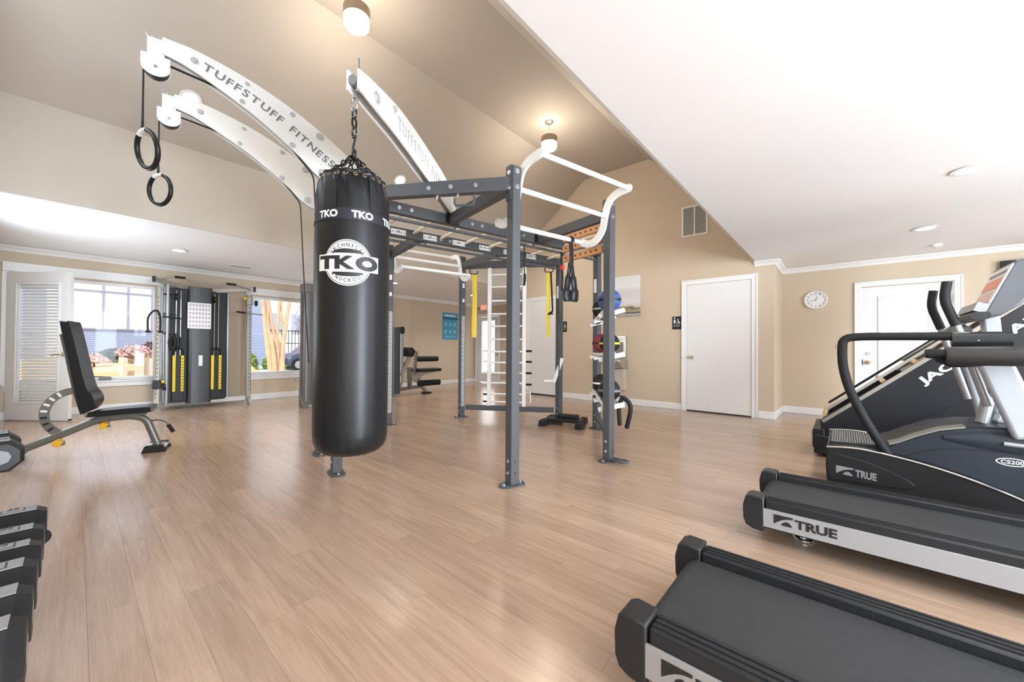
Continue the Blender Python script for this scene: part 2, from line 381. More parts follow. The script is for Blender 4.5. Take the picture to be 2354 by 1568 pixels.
def casing_y(name, x0, x1, z1, yf, cw, lab, t=0.02):
    b = B(); b.box(x0-cw, x0, yf-t, yf, 0, z1+cw); b.box(x1, x1+cw, yf-t, yf, 0, z1+cw); b.box(x0, x1, yf-t, yf, z1, z1+cw)
    b.box(x0-cw*1.0, x0-cw*0.75, yf-t-0.008, yf-t, 0, z1+cw); b.box(x1+cw*0.75, x1+cw, yf-t-0.008, yf-t, 0, z1+cw); b.box(x0-cw*0.75, x1+cw*0.75, yf-t-0.008, yf-t, z1+cw*0.75, z1+cw)
    return struct(b.build(name, M_trim, bevel=0.003), lab, 'trim')
casing_y('trim_6', -2.005, -1.06, 2.185, YB, 0.082, 'white casing around the restroom door')
casing_y('trim_7', 0.215, 1.145, 2.05, YC, 0.078, 'white casing around the glass door under the clock wall crown')
casing_y('trim_8', -8.52, -7.63, 2.05, YE, 0.08, 'white casing around the exit door')
casing_y('trim_9', -5.42, -4.64, 2.17, YB, 0.08, 'white casing around the plain door behind the rig')

# ---- doors
def knob(b, c, nrm, r=0.028):
    n_ = Vector(nrm); c = Vector(c); b.cyl(c, c+n_*0.012, r*1.05, 16); b.cyl(c+n_*0.01, c+n_*0.04, r*0.4, 12); b.sphere(c+n_*0.055, r*0.95, 14)
d1 = thing('door_1', 'plain white restroom door with a round brass knob', 'door', (-1.53, YB, 0)); d1['kind'] = 'structure'
B().box(-0.47, 0.465, -0.010, -0.001, 0.022, 2.18).build('door_slab', M_door, d1)
B().box(-0.474, 0.468, -0.006, -0.0005, 0.0, 0.022).build('door_gap', M_ink, d1)
b = B(); knob(b, (-0.40, -0.01, 0.93), (0, -1, 0)); b.build('door_knob', M_brass, d1)
d2 = thing('door_2', 'plain white flush door behind the training rig', 'door', (-5.03, YB, 0)); d2['kind'] = 'structure'
B().box(-0.388, 0.388, -0.012, -0.001, 0.03, 2.168).build('door_slab', M_door, d2)
B().box(-0.389, 0.389, -0.006, -0.0005, 0.0, 0.03).build('door_gap', M_ink, d2)
def lite_door(name, lab, x0, x1, z1, lx0, lx1, lz0, lz1, yf, handle_x, hinge_x):
    d = thing(name, lab, 'door', ((x0+x1)/2, yf, 0)); d['kind'] = 'structure'; c = (x0+x1)/2
    b = B(); y0, y1 = 0.012, 0.056
    b.box(x0-c, lx0-c, y0, y1, 0.02, z1); b.box(lx1-c, x1-c, y0, y1, 0.02, z1); b.box(lx0-c, lx1-c, y0, y1, 0.02, lz0); b.box(lx0-c, lx1-c, y0, y1, lz1, z1)
    b.build('door_slab', M_door, d)
    b = B(); e = 0.028
    b.box(lx0-e-c, lx0-c, y0-0.012, y0, lz0-e, lz1+e); b.box(lx1-c, lx1+e-c, y0-0.012, y0, lz0-e, lz1+e); b.box(lx0-c, lx1-c, y0-0.012, y0, lz0-e, lz0); b.box(lx0-c, lx1-c, y0-0.012, y0, lz1, lz1+e)
    b.build('glazing_frame', M_trim, d, bevel=0.004)
    B().box(lx0-c, lx1-c, 0.030, 0.036, lz0, lz1).build('pane', M_glass, d)
    b = B(); knob(b, (handle_x-c, y0, 0.885), (0, -1, 0)); b.build('door_knob', M_brass, d)
    b = B(); b.cyl((handle_x-c, y0, 1.02), (handle_x-c, y0-0.012, 1.02), 0.026, 16); b.cyl((handle_x-c, y0-0.012, 1.02), (handle_x-c, y0-0.018, 1.02), 0.014, 12); b.build('deadbolt', M_zinc, d)
    for z in (0.25, 1.05, 1.80): B().cyl((hinge_x-c, y0-0.006, z-0.05), (hinge_x-c, y0-0.006, z+0.05), 0.009, 8).build('hinge', M_zinc, d)
    return d
d3 = lite_door('door_3', 'white exterior door with a large clear glass pane on the clock wall', 0.222, 1.138, 2.04, 0.425, 0.905, 0.46, 1.865, YC, 0.288, 1.13)
B().box(-0.462, -0.452, -0.02, 0.012, 0.84, 0.93).build('strike_plate', M_black, d3)
d4 = lite_door('door_4', 'white exit door with a narrow glass pane below the exit sign', -8.51, -7.64, 2.04, -8.36, -7.80, 0.29, 1.92, YE, -7.70, -8.50)
struct(B().box(0.20, 1.165, YC+0.001, YC+T, -0.004, 0.012).build('threshold', M_champ), 'metal threshold under the glass door', 'threshold')
# open door with blinds by the left corner
ddx, ddy = 0.738, 0.643; ll = math.hypot(ddx, ddy)
d5 = thing('door_5', 'open white glazed door with closed white blinds and a brass lever', 'door', (-8.60, -0.655, 0), math.atan2(ddy, ddx)); d5['kind'] = 'structure'
LW, LH = 0.915, 2.075
B().box(0, 0.155, 0, 0.044, 0.012, LH).box(LW-0.165, LW, 0, 0.044, 0.012, LH).box(0.155, LW-0.165, 0, 0.044, 0.012, 0.27).box(0.155, LW-0.165, 0, 0.044, 1.90, LH).build('door_slab', M_door, d5)
b = B(); e = 0.03
b.box(0.155-e, 0.155, -0.012, 0, 0.27-e, 1.90+e).box(LW-0.165, LW-0.165+e, -0.012, 0, 0.27-e, 1.90+e).box(0.155, LW-0.165, -0.012, 0, 0.27-e, 0.27).box(0.155, LW-0.165, -0.012, 0, 1.90, 1.90+e).build('glazing_frame', M_trim, d5, bevel=0.004)
B().box(0.155, LW-0.165, 0.006, 0.010, 0.27, 1.90).build('pane', M_glass, d5)
M_slat = mat('white_blind_slat', (0.80, 0.78, 0.74), 0.5, var=0.03)
pb = B(); pb.plate([(-0.026, -0.0012), (0.026, -0.0012), (0.026, 0.0012), (-0.026, 0.0012)], (0, 0, 0), (0, math.cos(0.75), math.sin(0.75)), (0, -math.sin(0.75), math.cos(0.75)), 0.175, LW-0.185)
sl = pb.build('slat', M_slat, d5); k = 0; zz = 0.30
while zz < 1.86:
    o = sl if k == 0 else sl.copy()
    if k: COL.objects.link(o)
    o.location = (0, 0.040, zz); zz += 0.0445; k += 1
B().box(0.17, LW-0.18, 0.018, 0.06, 1.855, 1.895).build('headrail', M_slat, d5)
for x in (0.30, 0.60): B().cyl((x, 0.012, 0.29), (x, 0.012, 1.86), 0.0016, 6).build('ladder_cord', M_slat, d5)
b = B(); b.cyl((LW-0.07, 0, 0.93), (LW-0.07, -0.012, 0.93), 0.03, 18); b.tube(fillet([(LW-0.07, -0.012, 0.93), (LW-0.07, -0.055, 0.93), (LW-0.16, -0.058, 0.925), (LW-0.20, -0.045, 0.91)], 0.02), 0.010, 8); b.build('lever_handle', M_brass, d5)
b = B(); b.cyl((LW-0.07, 0, 1.10), (LW-0.07, -0.014, 1.10), 0.028, 18); b.cyl((LW-0.07, -0.014, 1.10), (LW-0.07, -0.03, 1.10), 0.012, 10); b.build('deadbolt', M_brass, d5)
B().box(LW-0.005, LW+0.012, 0.0, 0.04, 0.012, 0.03).build('door_sweep', M_black, d5)

# ---- windows in the left wall
def window(name, lab, y0, y1, z0, z1, rod):
    wn = thing(name, lab, 'window', (XL, (y0+y1)/2, z0)); wn['kind'] = 'structure'; c = (y0+y1)/2; h = z1-z0; a0, a1 = y0-c, y1-c
    b = B(); f = 0.05
    b.box(-0.11, -0.05, a0, a0+f, 0, h).box(-0.11, -0.05, a1-f, a1, 0, h).box(-0.11, -0.05, a0+f, a1-f, 0, f).box(-0.11, -0.05, a0+f, a1-f, h-f, h); b.build('window_frame', M_trim, wn, bevel=0.004)
    B().box(-0.085, -0.079, a0+f, a1-f, f, h-f).build('pane', M_glass, wn)
    B().box(-0.05, 0.035, a0-0.06, a1+0.06, -0.025, 0.0).build('window_sill', M_trim, wn, bevel=0.005)
    B().box(0.001, 0.018, a0-0.04, a1+0.04, -0.095, -0.025).build('apron', M_trim, wn)
    B().box(0.001, 0.024, a0-0.07, a0-0.001, 0.0, h+0.02).build('casing', M_trim, wn)
    B().box(0.001, 0.024, a1+0.001, a1+0.07, 0.0, h+0.02).build('casing', M_trim, wn)
    B().box(0.001, 0.055, a0-0.07, a1+0.07, h+0.02, h+0.155).build('valance', M_trim, wn, bevel=0.008)
    return wn
w1 = window('window_1', 'picture window beside the open door facing the neighbouring house', W1[0], W1[1], W1[2], W1[3], True)
w2 = window('window_2', 'picture window looking out on smooth-barked tree trunks', W2[0], W2[1], W2[2], W2[3], True)
o = tag(B().box(-0.02, 0.02, -0.07, 0.07, 0, 0.055).build('window_sensor', M_greyink, None, bevel=0.004, loc=(XL-0.005, 0.33, 0.5005)), 'small grey box on the sill of the window beside the open door', 'sensor')
# unseen windows around the area lamps; the low front-wall pair is added
for k, (loc, ax, wd) in enumerate((((4.585, 1.3), 'X', 3.4), ((4.585, 5.1), 'X', 2.4), ((1.6, -0.735), 'Y', 3.6), ((-3.35, -0.735), 'Y', 2.4), ((-6.2, -0.735), 'Y', 1.6))):
    wn = thing('window_%d' % (3+k), ['wide window on the right-hand wall beside the treadmills', 'window on the right-hand wall beyond the climbing machine', 'wide added window on the front wall by the treadmills', 'high gable window above the front wall', 'added window on the front wall near the open door'][k], 'window', (loc[0], loc[1], 2.72 if k == 3 else 0.6), 0 if ax == 'Y' else PI/2); wn['kind'] = 'structure'
    b = B(); a = wd/2+0.06
    b.box(-a, -wd/2, -0.012, 0.012, -0.06, 1.56).box(wd/2, a, -0.012, 0.012, -0.06, 1.56).box(-wd/2, wd/2, -0.012, 0.012, -0.06, 0).box(-wd/2, wd/2, -0.012, 0.012, 1.5, 1.56); b.build('window_frame', M_trim, wn)
    B().box(-wd/2, wd/2, -0.004, 0.004, 0, 1.5).build('pane', M_glass, wn)

# ------------------------------------------------------------------ outdoors
M_conc = mat('pale_concrete', (0.52, 0.50, 0.50), 0.9, var=0.08, scale=0.6)
struct(B().box(-70, 40, -40, 60, -0.3, -0.125).build('ground_outside', M_conc), 'pale concrete drive outside the windows', 'ground')
M_straw = mat('pine_straw', (0.48, 0.30, 0.15), 0.95, var=0.30, scale=2.5, bump=0.5, bscale=9)
b = B(); nx, ny = 14, 26
for i in range(nx+1):
    for j in range(ny+1):
        x = -20.6-8.0*i/nx; y_ = -3.5+9.5*j/ny; hgt = -0.13+min(1, i/nx*1.5)*(0.55+0.10*max(0, y_-0.5))+0.05*math.sin(3*x+2*y_)
        b.v.append(Vector((x, y_, hgt)))
for i in range(nx):
    for j in range(ny): q = i*(ny+1)+j; b.f.append((q, q+1, q+ny+2, q+ny+1))
struct(b.build('bank_outside', M_straw), 'orange pine-straw bank below the shrubs outside', 'ground')
def clump(name, lab, c, r, n, col, leaf=0.07, grp='shrubs on the straw bank', sc=(1, 1, 0.75)):
    mt = mat('leaf_%0.2f_%0.2f_%0.2f' % col, col, 0.8, var=0.45, scale=9)
    root = thing(name, lab, 'shrub', c, 0, grp); b = B()
    for i in range(n):
        u = Vector((random.gauss(0, 1), random.gauss(0, 1), random.gauss(0, 1))).normalized()*r*random.uniform(0.72, 1.0)
        q = Vector((u.x*sc[0], u.y*sc[1], abs(u.z)*sc[2])); a = Vector((random.gauss(0, 1), random.gauss(0, 1), random.gauss(0, 1))).normalized(); t = a.cross(u.normalized()+Vector((0.01, 0, 0))).normalized()
        s_ = leaf*random.uniform(0.7, 1.4); b.add([q-a*s_, q+t*s_*0.5, q+a*s_, q-t*s_*0.5], [(0, 1, 2, 3)])
    o = b.build('foliage', mt, root); o['kind'] = 'stuff'
    b = B(); b.sphere((0, 0, r*sc[2]*0.30), r*0.72, 14, (sc[0], sc[1], sc[2]*0.9)); b.build('inner_growth', mat('twig_dark_%0.2f' % col[0], (col[0]*0.45, col[1]*0.45, col[2]*0.45), 0.9, var=0.3), root)
    B().tube([(0, 0, -0.4), (0.02, 0, r*0.3)], [0.05, 0.03], 6).build('stem', mat('shrub_stem', (0.12, 0.08, 0.05), 0.9), root)
    return root
clump('flowering_shrub', 'small pale pink flowering shrub on the straw bank', (-23.2, 0.55, 0.40), 0.42, 420, (0.62, 0.45, 0.42))
clump('dark_shrub', 'dark green rounded shrub between the flowering shrubs', (-24.6, 1.2, 0.55), 0.44, 420, (0.05, 0.08, 0.07), sc=(0.9, 1.4, 0.9))
clump('flowering_shrub', 'large pink flowering shrub on top of the straw bank', (-23.6, 1.85, 0.62), 0.55, 520, (0.55, 0.36, 0.34), sc=(1, 1.3, 0.9))
clump('dark_shrub', 'purple-brown shrub behind the large flowering shrub', (-25.0, 2.65, 0.85), 0.62, 420, (0.11, 0.07, 0.08))
# neighbouring house
M_side = mat('blue_grey_siding', (0.24, 0.28, 0.40), 0.8, var=0.04); M_pan = mat('pale_garage_panel', (0.62, 0.64, 0.74), 0.6, var=0.02); M_mul = mat('grey_mullion', (0.24, 0.24, 0.30), 0.7)
hs = thing('neighbour_house', 'pale lavender house with a wide gridded window above blue siding', 'building', (-27, 1.3, -0.13))
for k in range(20): B().plate([(0, 0), (0.03, 0), (0.008, 0.19), (0, 0.19)], (0, 0, 0.0+k*0.1), (1, 0, 0), (0, 0, 1), -7, 7).build('siding_board', M_side, hs) if k % 1 == 0 else None
B().box(-0.2, 0.0, -7, 7, 0, 7.5).build('wall', M_side, hs)
B().box(0.0, 0.05, -1.45, 1.62, 1.98, 6.8).build('window_panel', M_pan, hs)
for y_ in (-1.45, -0.39, 0.50, 1.42): B().box(0.05, 0.09, y_-0.035, y_+0.035, 1.98, 6.8).build('mullion', M_mul, hs)
for z_ in (2.02, 3.87, 5.6): B().box(0.05, 0.10, -1.45, 1.62, z_-0.035, z_+0.035).build('transom', M_mul, hs)
B().box(0.0, 0.12, -2.2, -1.48, 0.4, 6.8).build('corner_board', M_pan, hs); B().box(0.0, 0.12, 1.62, 2.3, 0.4, 6.8).build('corner_board', M_pan, hs)
# tan utility screen on the drive
M_tan = mat('tan_stucco', (0.48, 0.38, 0.27), 0.9, var=0.06)
sw = thing('utility_screen', 'low tan wall with a square corner post on the drive', 'wall', (-19, 1.6, -0.13))
B().box(-0.12, 0.12, -0.12, 0.12, 0, 0.92).build('post', M_tan, sw); B().box(-2.4, -0.12, -0.42, -0.30, 0, 0.74).build('panel', M_tan, sw); B().box(-0.10, 0.02, 0.12, 2.4, 0, 0.74).build('panel', M_tan, sw)
# trees beyond the second window
M_bark = mat('crape_myrtle_bark', (0.48, 0.30, 0.18), 0.7, var=0.35, scale=3.5)
tr = thing('multi_trunk_tree', 'smooth tan multi-trunk tree outside the second window', 'tree', (-19, 6.1, -0.13))
for pts, r in ((((0, -0.10, 0), (0.05, -0.25, 1.0), (0.0, -0.36, 2.0), (0.1, -0.62, 4.2)), 0.13), (((0.1, 0.02, 0), (0.1, -0.10, 1.2), (0.0, -0.28, 2.2), (0.1, -0.30, 4.2)), 0.11),
               (((0, 0.18, 0), (0.05, 0.10, 1.2), (0, -0.06, 2.0), (0.1, -0.45, 4.2)), 0.10), (((0.1, 0.30, 0), (0.0, 0.34, 1.0), (0, 0.46, 2.1), (0, 0.72, 4.2)), 0.13), (((-0.1, 0.20, 0), (0, 0.18, 1.2), (0, 0.12, 2.2), (0, 0.30, 4.2)), 0.09),
               (((0, 0.44, 1.9), (0, 0.30, 2.6), (0, 0.24, 4.0)), 0.06)):
    p = smooth(pts, 5); B().tube(p, [r*(1-0.45*i/len(p)) for i in range(len(p))], 9).build('trunk', M_bark, tr)
b = B()
for i in range(90):
    a = Vector((random.uniform(-1.2, 1.2), random.uniform(-1.8, 1.8), random.uniform(3.0, 5.0))); b.tube([a, a+Vector((random.uniform(-.3, .3), random.uniform(-.5, .5), random.uniform(0.2, 0.7)))], [0.012, 0.004], 4)
o = b.build('twigs', M_bark, tr); o['kind'] = 'stuff'
for i, y_ in enumerate((5.3, 6.15, 7.0, 7.85, 8.7)):
    clump('box_hedge', 'clipped green hedge bush in the row behind the trunks', (-22.5, y_, -0.15), 0.62, 520, (0.20, 0.30, 0.05), 0.06, 'green hedge bushes', (0.8, 0.60, 1.45))
M_car = mat('dark_blue_car_paint', (0.035, 0.05, 0.10), 0.25, 0.3, coat=0.6)
cr = thing('parked_car', 'dark blue car parked behind the tree trunks', 'car', (-21, 8.35, -0.13))
B().plate([(-1.25, 0.25), (-1.22, 0.62), (-1.0, 0.80), (-0.55, 0.92), (-0.10, 1.32), (0.9, 1.38), (1.7, 1.0), (2.6, 0.9), (2.7, 0.3)], (0, 0, 0), (0, 1, 0), (0, 0, 1), -0.8, 0.8).build('body', M_car, cr, bevel=0.06)
for x_ in (0.80,):
    B().plate([(-0.44, 0.94), (-0.08, 1.25), (0.35, 1.28), (0.35, 0.94)], (x_, 0, 0), (0, 1, 0), (0, 0, 1), 0.0, 0.02).build('side_window', mat('tinted_glass', (0.25, 0.30, 0.36), 0.1), cr)
for y_ in (-0.75, 1.75):
    wl = B().cyl((0.62, y_, 0.31), (0.86, y_, 0.31), 0.31, 20).build('wheel', M_rub, cr); B().cyl((0.86, y_, 0.31), (0.875, y_, 0.31), 0.19, 16).build('wheel_rim', M_silver, wl)
M_far = mat('pale_far_siding', (0.66, 0.62, 0.62), 0.9, var=0.10, scale=0.5)
fh = thing('far_house', 'pale distant house behind the hedge', 'building', (-42, 15, -0.13))
B().box(-3, 0, -7, 7, 0, 6.5).build('wall', M_far, fh)
for k in range(6): B().box(0.0, 0.06, -6.2+k*2.1, -5.0+k*2.1, 2.6, 4.6).build('window', mat('far_window_glass', (0.30, 0.33, 0.40), 0.2), fh)
B().plate([(-7.5, 6.5), (7.5, 6.5), (5, 9), (-5, 9)], (0, 0, 0), (0, 1, 0), (0, 0, 1), -3.2, 0.2).build('roof', mat('far_roof', (0.25, 0.2, 0.2), 0.9), fh)
ff = thing('picket_fence', 'dark metal fence in front of the distant house', 'fence', (-33, 11, -0.13))
for k in range(24): B().box(-0.02, 0.02, -3+k*0.26-0.02, -3+k*0.26+0.02, 0.0, 2.6).build('picket', M_black, ff)
for z_ in (1.5, 2.5): B().box(-0.03, 0.03, -3.1, 3.1, z_-0.03, z_+0.03).build('rail', M_black, ff)
for i, (x_, y_, hh) in enumerate(((-36, 7.6, 7), (-37.5, 10.8, 8), (-36, 14.0, 7))):
    t_ = thing('bare_tree', 'bare brown winter tree in front of the distant house', 'tree', (x_, y_, -0.13), i, 'bare winter trees')
    B().tube([(0, 0, 0), (0.1, 0, 2), (0, 0.1, hh)], [0.16, 0.12, 0.04], 7).build('trunk', mat('grey_brown_bark', (0.22, 0.15, 0.13), 0.9), t_)
    b = B()
    for j in range(120):
        a = Vector((random.uniform(-0.5, 0.5), random.uniform(-0.8, 0.8), random.uniform(1.8, hh))); b.tube([a, a+Vector((random.uniform(-.3, .3), random.uniform(-.6, .6), random.uniform(0.2, 0.9)))], [0.03, 0.01], 4)
    o = b.build('branches', MATS['grey_brown_bark'], t_); o['kind'] = 'stuff'
# white siding seen through the two glazed doors
M_ws = mat('white_siding', (0.88, 0.87, 0.85), 0.8, var=0.02)
for nm, lab, x0, x1, yy in (('white_outbuilding', 'sunlit white clapboard wall outside the glass door by the clock', -2.0, 5.0, 12.5), ('white_outbuilding', 'sunlit white clapboard wall outside the exit door', -15, -8.6, 12.8)):
    h_ = thing(nm, lab, 'building', ((x0+x1)/2, yy, -0.13)); wd = x1-x0
    B().box(-wd/2, wd/2, 0, 0.3, 0, 3.6).build('wall', M_ws, h_)
    for k in range(18): B().plate([(0, 0), (-0.025, 0), (-0.006, 0.2), (0, 0.2)], (0, 0, k*0.2), (0, 1, 0), (0, 0, 1), -wd/2, wd/2).build('siding_board', M_ws, h_)
# ------------------------------------------------------------------ training rig
RO = Vector((-3.1, 3.155, 0)); RA = math.atan2(-0.222, 0.975)
E1 = Vector((math.cos(RA), math.sin(RA), 0)); E2 = Vector((-math.sin(RA), math.cos(RA), 0))
def RW(a, b, z=0): return RO+E1*a+E2*b+Vector((0, 0, z))
rig = thing('training_rig', 'large charcoal steel training rig with white arched booms and pull-up bars', 'training rig', RO, RA)
PT = {'A': (1.38, -0.573), 'B': (1.38, 0.573), 'C': (0.35, -1.63), 'D': (-0.35, -1.63), 'E': (-1.38, 0.573), 'F': (-1.38, -0.573), 'G': (-0.35, 1.63), 'H': (0.35, 1.63)}
PS = 0.078
_bm = {}
def bolt(par, c, nrm, r=0.014, t=0.008, mt=None, nm='bolt'):
    key = (r, t, mt.name if mt else '')
    if key not in _bm:
        o = B().cyl((0, 0, 0), (0, 0, t*0.45), r*1.5, 14).cyl((0, 0, t*0.45), (0, 0, t*1.6), r, 10).build(nm, mt or M_zinc, par); _bm[key] = o
    else:
        o = _bm[key].copy(); o.name = nm; COL.objects.link(o); o.parent = par
    o.location = c; o.rotation_euler = Vector(nrm).normalized().to_track_quat('Z', 'Y').to_euler(); return o
for k, (a, c) in PT.items():
    hgt = 2.46 if k in 'ABEF' else 2.39
    p = B().box(a-PS/2, a+PS/2, c-PS/2, c+PS/2, 0.012, hgt).build('post', M_char, rig, bevel=0.006)
    ring_ = [(a+0.062*math.cos(t)+(0.05 if math.cos(t) > 0 else -0.05)*(1 if k in 'CDGH' else 0.0), c+0.062*math.sin(t)+(0.0 if k in 'CDGH' else (0.05 if math.sin(t) > 0 else -0.05))) for t in [2*PI*(i+0.5)/24 for i in range(24)]]
    B().plate(ring_, (0, 0, 0), (1, 0, 0), (0, 1, 0), 0.0, 0.012).build('foot_plate', M_char, p)
    b = p
    for s_ in (-1, 1):
        bolt(b, (a+(0.078*s_ if k in 'CDGH' else 0), c+(0 if k in 'CDGH' else 0.078*s_), 0.012), (0, 0, 1), 0.009)
    for z in (0.10, 0.19): bolt(b, (a-0.0, c-PS/2, z), (0, -1, 0), 0.008, 0.006)
    if k in 'ABEF':
        for z in (2.42, 2.30):
            bolt(b, (a+(PS/2 if a > 0 else -PS/2), c, z), (1 if a > 0 else -1, 0, 0), 0.014); bolt(b, (a, c-PS/2-0.006, z-0.01), (0, -1, 0), 0.012)
    b = B()
    for z in (0.10, 0.19):
        b.cyl((a+PS/2-0.001, c, z), (a+PS/2+0.0008, c, z), 0.008, 10)
    if k in 'CDGH':
        for z in [0.35+0.10*i for i in range(18)]: b.cyl((a+PS/2-0.001, c, z), (a+PS/2+0.0006, c, z), 0.005, 8)
    b.build('hole_row', M_ink, p)
    if k in 'ABEF':
        t = 0.007
        B().box(a-PS/2-t, a+PS/2-0.02, c-PS/2-t, c+PS/2+t, 2.20, 2.47).build('sleeve', M_char, p, bevel=0.004)
    if k in 'EF':   # long height-gauge decal
        b = B().box(a+PS/2-0.001, a+PS/2+0.0012, c-0.026, c+0.026, 0.17, 1.55); b.build('gauge_decal', mat('grey_decal', (0.42, 0.43, 0.43), 0.5), p)
        b = B()
        for i in range(46): z = 0.19+i*0.0295; b.box(a+PS/2+0.0012, a+PS/2+0.002, c-0.012-0.008*(i % 3), c+0.014, z, z+0.009+0.006*(i % 2))
        b.build('gauge_mark', M_greyink, p)['kind'] = 'stuff'
        B().box(a+PS/2-0.001, a+PS/2+0.0015, c-0.018, c+0.018, 1.76, 1.81).build('sticker', M_print, p); B().box(a+PS/2-0.001, a+PS/2+0.0015, c-0.018, c+0.018, 1.98, 2.05).build('sticker', M_print, p)
    if k in 'GH': B().box(a-0.022, a+0.022, c-PS/2-0.0015, c-PS/2+0.001, 1.80, 1.98).build('sticker', M_print, p)
def P2(k, z): return (*PT[k], z)
ZB = 2.33
for a, c, lb in ((('C'), ('H'), 'long_beam'), ('D', 'G', 'long_beam')):
    p = B().beam(P2(a, ZB), P2(c, ZB), 0.07, 0.10).build('long_beam', M_char, rig, bevel=0.005)
    sx = 1 if a == 'C' else -1; x_ = PT[a][0]+0.036
    b = p
    for y_ in (-1.12, -1.00, -0.34, -0.22, 0.22, 0.34, 1.0, 1.12): bolt(b, (x_, y_, ZB), (1, 0, 0), 0.012)
    if a == 'D':
        for y_ in (-1.25, -0.86, -0.48, -0.10, 0.28, 0.66, 1.05):
            l_ = B().box(x_-0.001, x_+0.0015, y_-0.085, y_+0.085, ZB-0.032, ZB+0.028).build('label_plate', M_print, p)
            B().box(x_+0.0015, x_+0.0022, y_-0.045, y_+0.045, ZB-0.010, ZB-0.002).box(x_+0.0015, x_+0.0022, y_-0.012, y_+0.012, ZB-0.001, ZB+0.014).box(x_+0.0015, x_+0.0022, y_-0.075, y_-0.063, ZB-0.014, ZB).box(x_+0.0015, x_+0.0022, y_+0.063, y_+0.075, ZB-0.014, ZB).build('label_mark', M_greyink, l_)
    x0 = PT[a][0]
    B().box(x0-0.012, x0+0.012, -1.6, 1.6, 2.222, 2.246).build('hanging_rail', M_char, rig)
    for y_ in (-1.5, -0.52, 0.52, 1.5): B().box(x0-0.007, x0+0.007, y_-0.007, y_+0.007, 2.246, 2.285).build('rail_hanger', M_char, rig)
for a, c in (('A', 'C'), ('B', 'H'), ('F', 'D'), ('E', 'G')):
    p = B().beam(P2(a, ZB), P2(c, ZB), 0.07, 0.105).build('perimeter_beam', M_char, rig, bevel=0.005)
    va = Vector(P2(a, ZB)); vc = Vector(P2(c, ZB)); d = (vc-va).normalized(); n_ = Vector((d.y, -d.x, 0)); n_ = n_ if n_.dot(va) > 0 else -n_
    b = p
    for t in (0.30, 0.5, 0.68): bolt(b, va+d*t+n_*0.035, n_, 0.012)
    for t in (0.45, 0.62): bolt(b, va+d*t-Vector((0, 0, 0.0525)), (0, 0, -1), 0.009, 0.02)
for k, x_ in (('A', 0.35), ('B', 0.35), ('E', -0.35), ('F', -0.35)):
    a, c = PT[k]; s_ = 1 if a > 0 else -1
    p = B().beam((a-s_*0.03, c, ZB), (x_+s_*0.036, c, ZB), 0.07, 0.10).build('cross_beam', M_char, rig, bevel=0.005)
    b = B().box(min(x_+s_*0.036, x_+s_*0.05), max(x_+s_*0.036, x_+s_*0.05), c-0.07, c+0.07, ZB-0.052, ZB+0.052); b.build('joint_plate', M_black, p)
B().beam((-1.33, 0.62, 0.155), (-0.40, 1.58, 0.155), 0.06, 0.075).build('floor_beam', M_char, rig, bevel=0.005)
B().beam((1.34, 0.62, 0.21), (0.39, 1.58, 0.21), 0.05, 0.05).build('floor_beam', M_char, rig, bevel=0.004)
for i in range(9):
    y_ = -1.36+i*0.34
    B().cyl((-0.315, y_, 2.345), (0.315, y_, 2.345), 0.0165, 12).build('monkey_bar', M_cream, rig)
# S-shaped white pull-up arms, inside the posts, and their bars
SP = [(-0.30, 2.125), (-0.20, 2.085), (-0.10, 2.115), (-0.035, 2.20), (-0.01, 2.31), (0.03, 2.42), (0.11, 2.475), (0.245, 2.487)]
sc_ = smooth([(x, 0, z) for x, z in SP], 7)
for side in (1, -1):
    for s_ in (-1, 1):
        b = B(); yb = s_*(0.573-PS/2-0.012)
        L_, R_ = [], []
        for i, q in enumerate(sc_):
            t = (sc_[min(i+1, len(sc_)-1)]-sc_[max(i-1, 0)]).normalized(); n_ = Vector((-t.z, 0, t.x)); wd = 0.036
            L_.append(q+n_*wd); R_.append(q-n_*wd)
        end = [(0.245+0.036*math.cos(t), 2.487+0.036*math.sin(t)) for t in [PI/2-PI*i/8 for i in range(1, 8)]]
        poly = [(q.x, q.z) for q in L_] + end + [(q.x, q.z) for q in reversed(R_)]
        b.plate([(side*(1.38+x), z) for x, z in poly], (0, yb, 0), (1, 0, 0), (0, 0, 1), -0.011, 0.011)
        pl_ = b.build('curved_arm', M_white, rig, ang=50, bevel=0.003)
        b = B()
        for q in (SP[0], SP[4], SP[7]): b.cyl((side*(1.38+q[0]), yb-s_*0.012, q[1]), (side*(1.38+q[0]), yb-s_*0.016, q[1]), 0.012, 10)
        b.build('arm_bolt', M_zinc, pl_)
    for q in (SP[0], SP[4], SP[7]):
        B().cyl((side*(1.38+q[0]), -0.53, q[1]), (side*(1.38+q[0]), 0.53, q[1]), 0.021, 16).build('pull_up_bar', M_white, rig)
# booms
def lettering_on(path, s_, h_, fn, mt, parent, s0, sx=1.0):
    # letters one by one along a 2-D path (x along, z up); fn maps (s,z)->3-D
    seg = [0]
    for i in range(1, len(path)): seg.append(seg[-1]+(Vector(path[i])-Vector(path[i-1])).length)
    def at(u):
        for i in range(1, len(path)):
            if u <= seg[i] or i == len(path)-1:
                t = (u-seg[i-1])/(seg[i]-seg[i-1]); a = Vector(path[i-1]); c = Vector(path[i]); return a.lerp(c, t), (c-a).normalized()
    u = s0; b = B()
    for ch in s_:
        if ch == ' ':
            b.build('lettering', mt, parent); b = B(); u += h_*0.75*sx; continue
        me = text(ch, h_*1.4, 0.02, sx); wdt = tw(me); p, d = at(u+wdt/2); n_ = Vector((d.y, -d.x))
        for_ = lambda x, y, p=p, d=d, n_=n_, wdt=wdt: fn(*(p+d*(x-wdt/2)+n_*(y-h_/2)))
        b.flat(me, for_); u += wdt+h_*0.26
    return b.build('lettering', mt, parent)
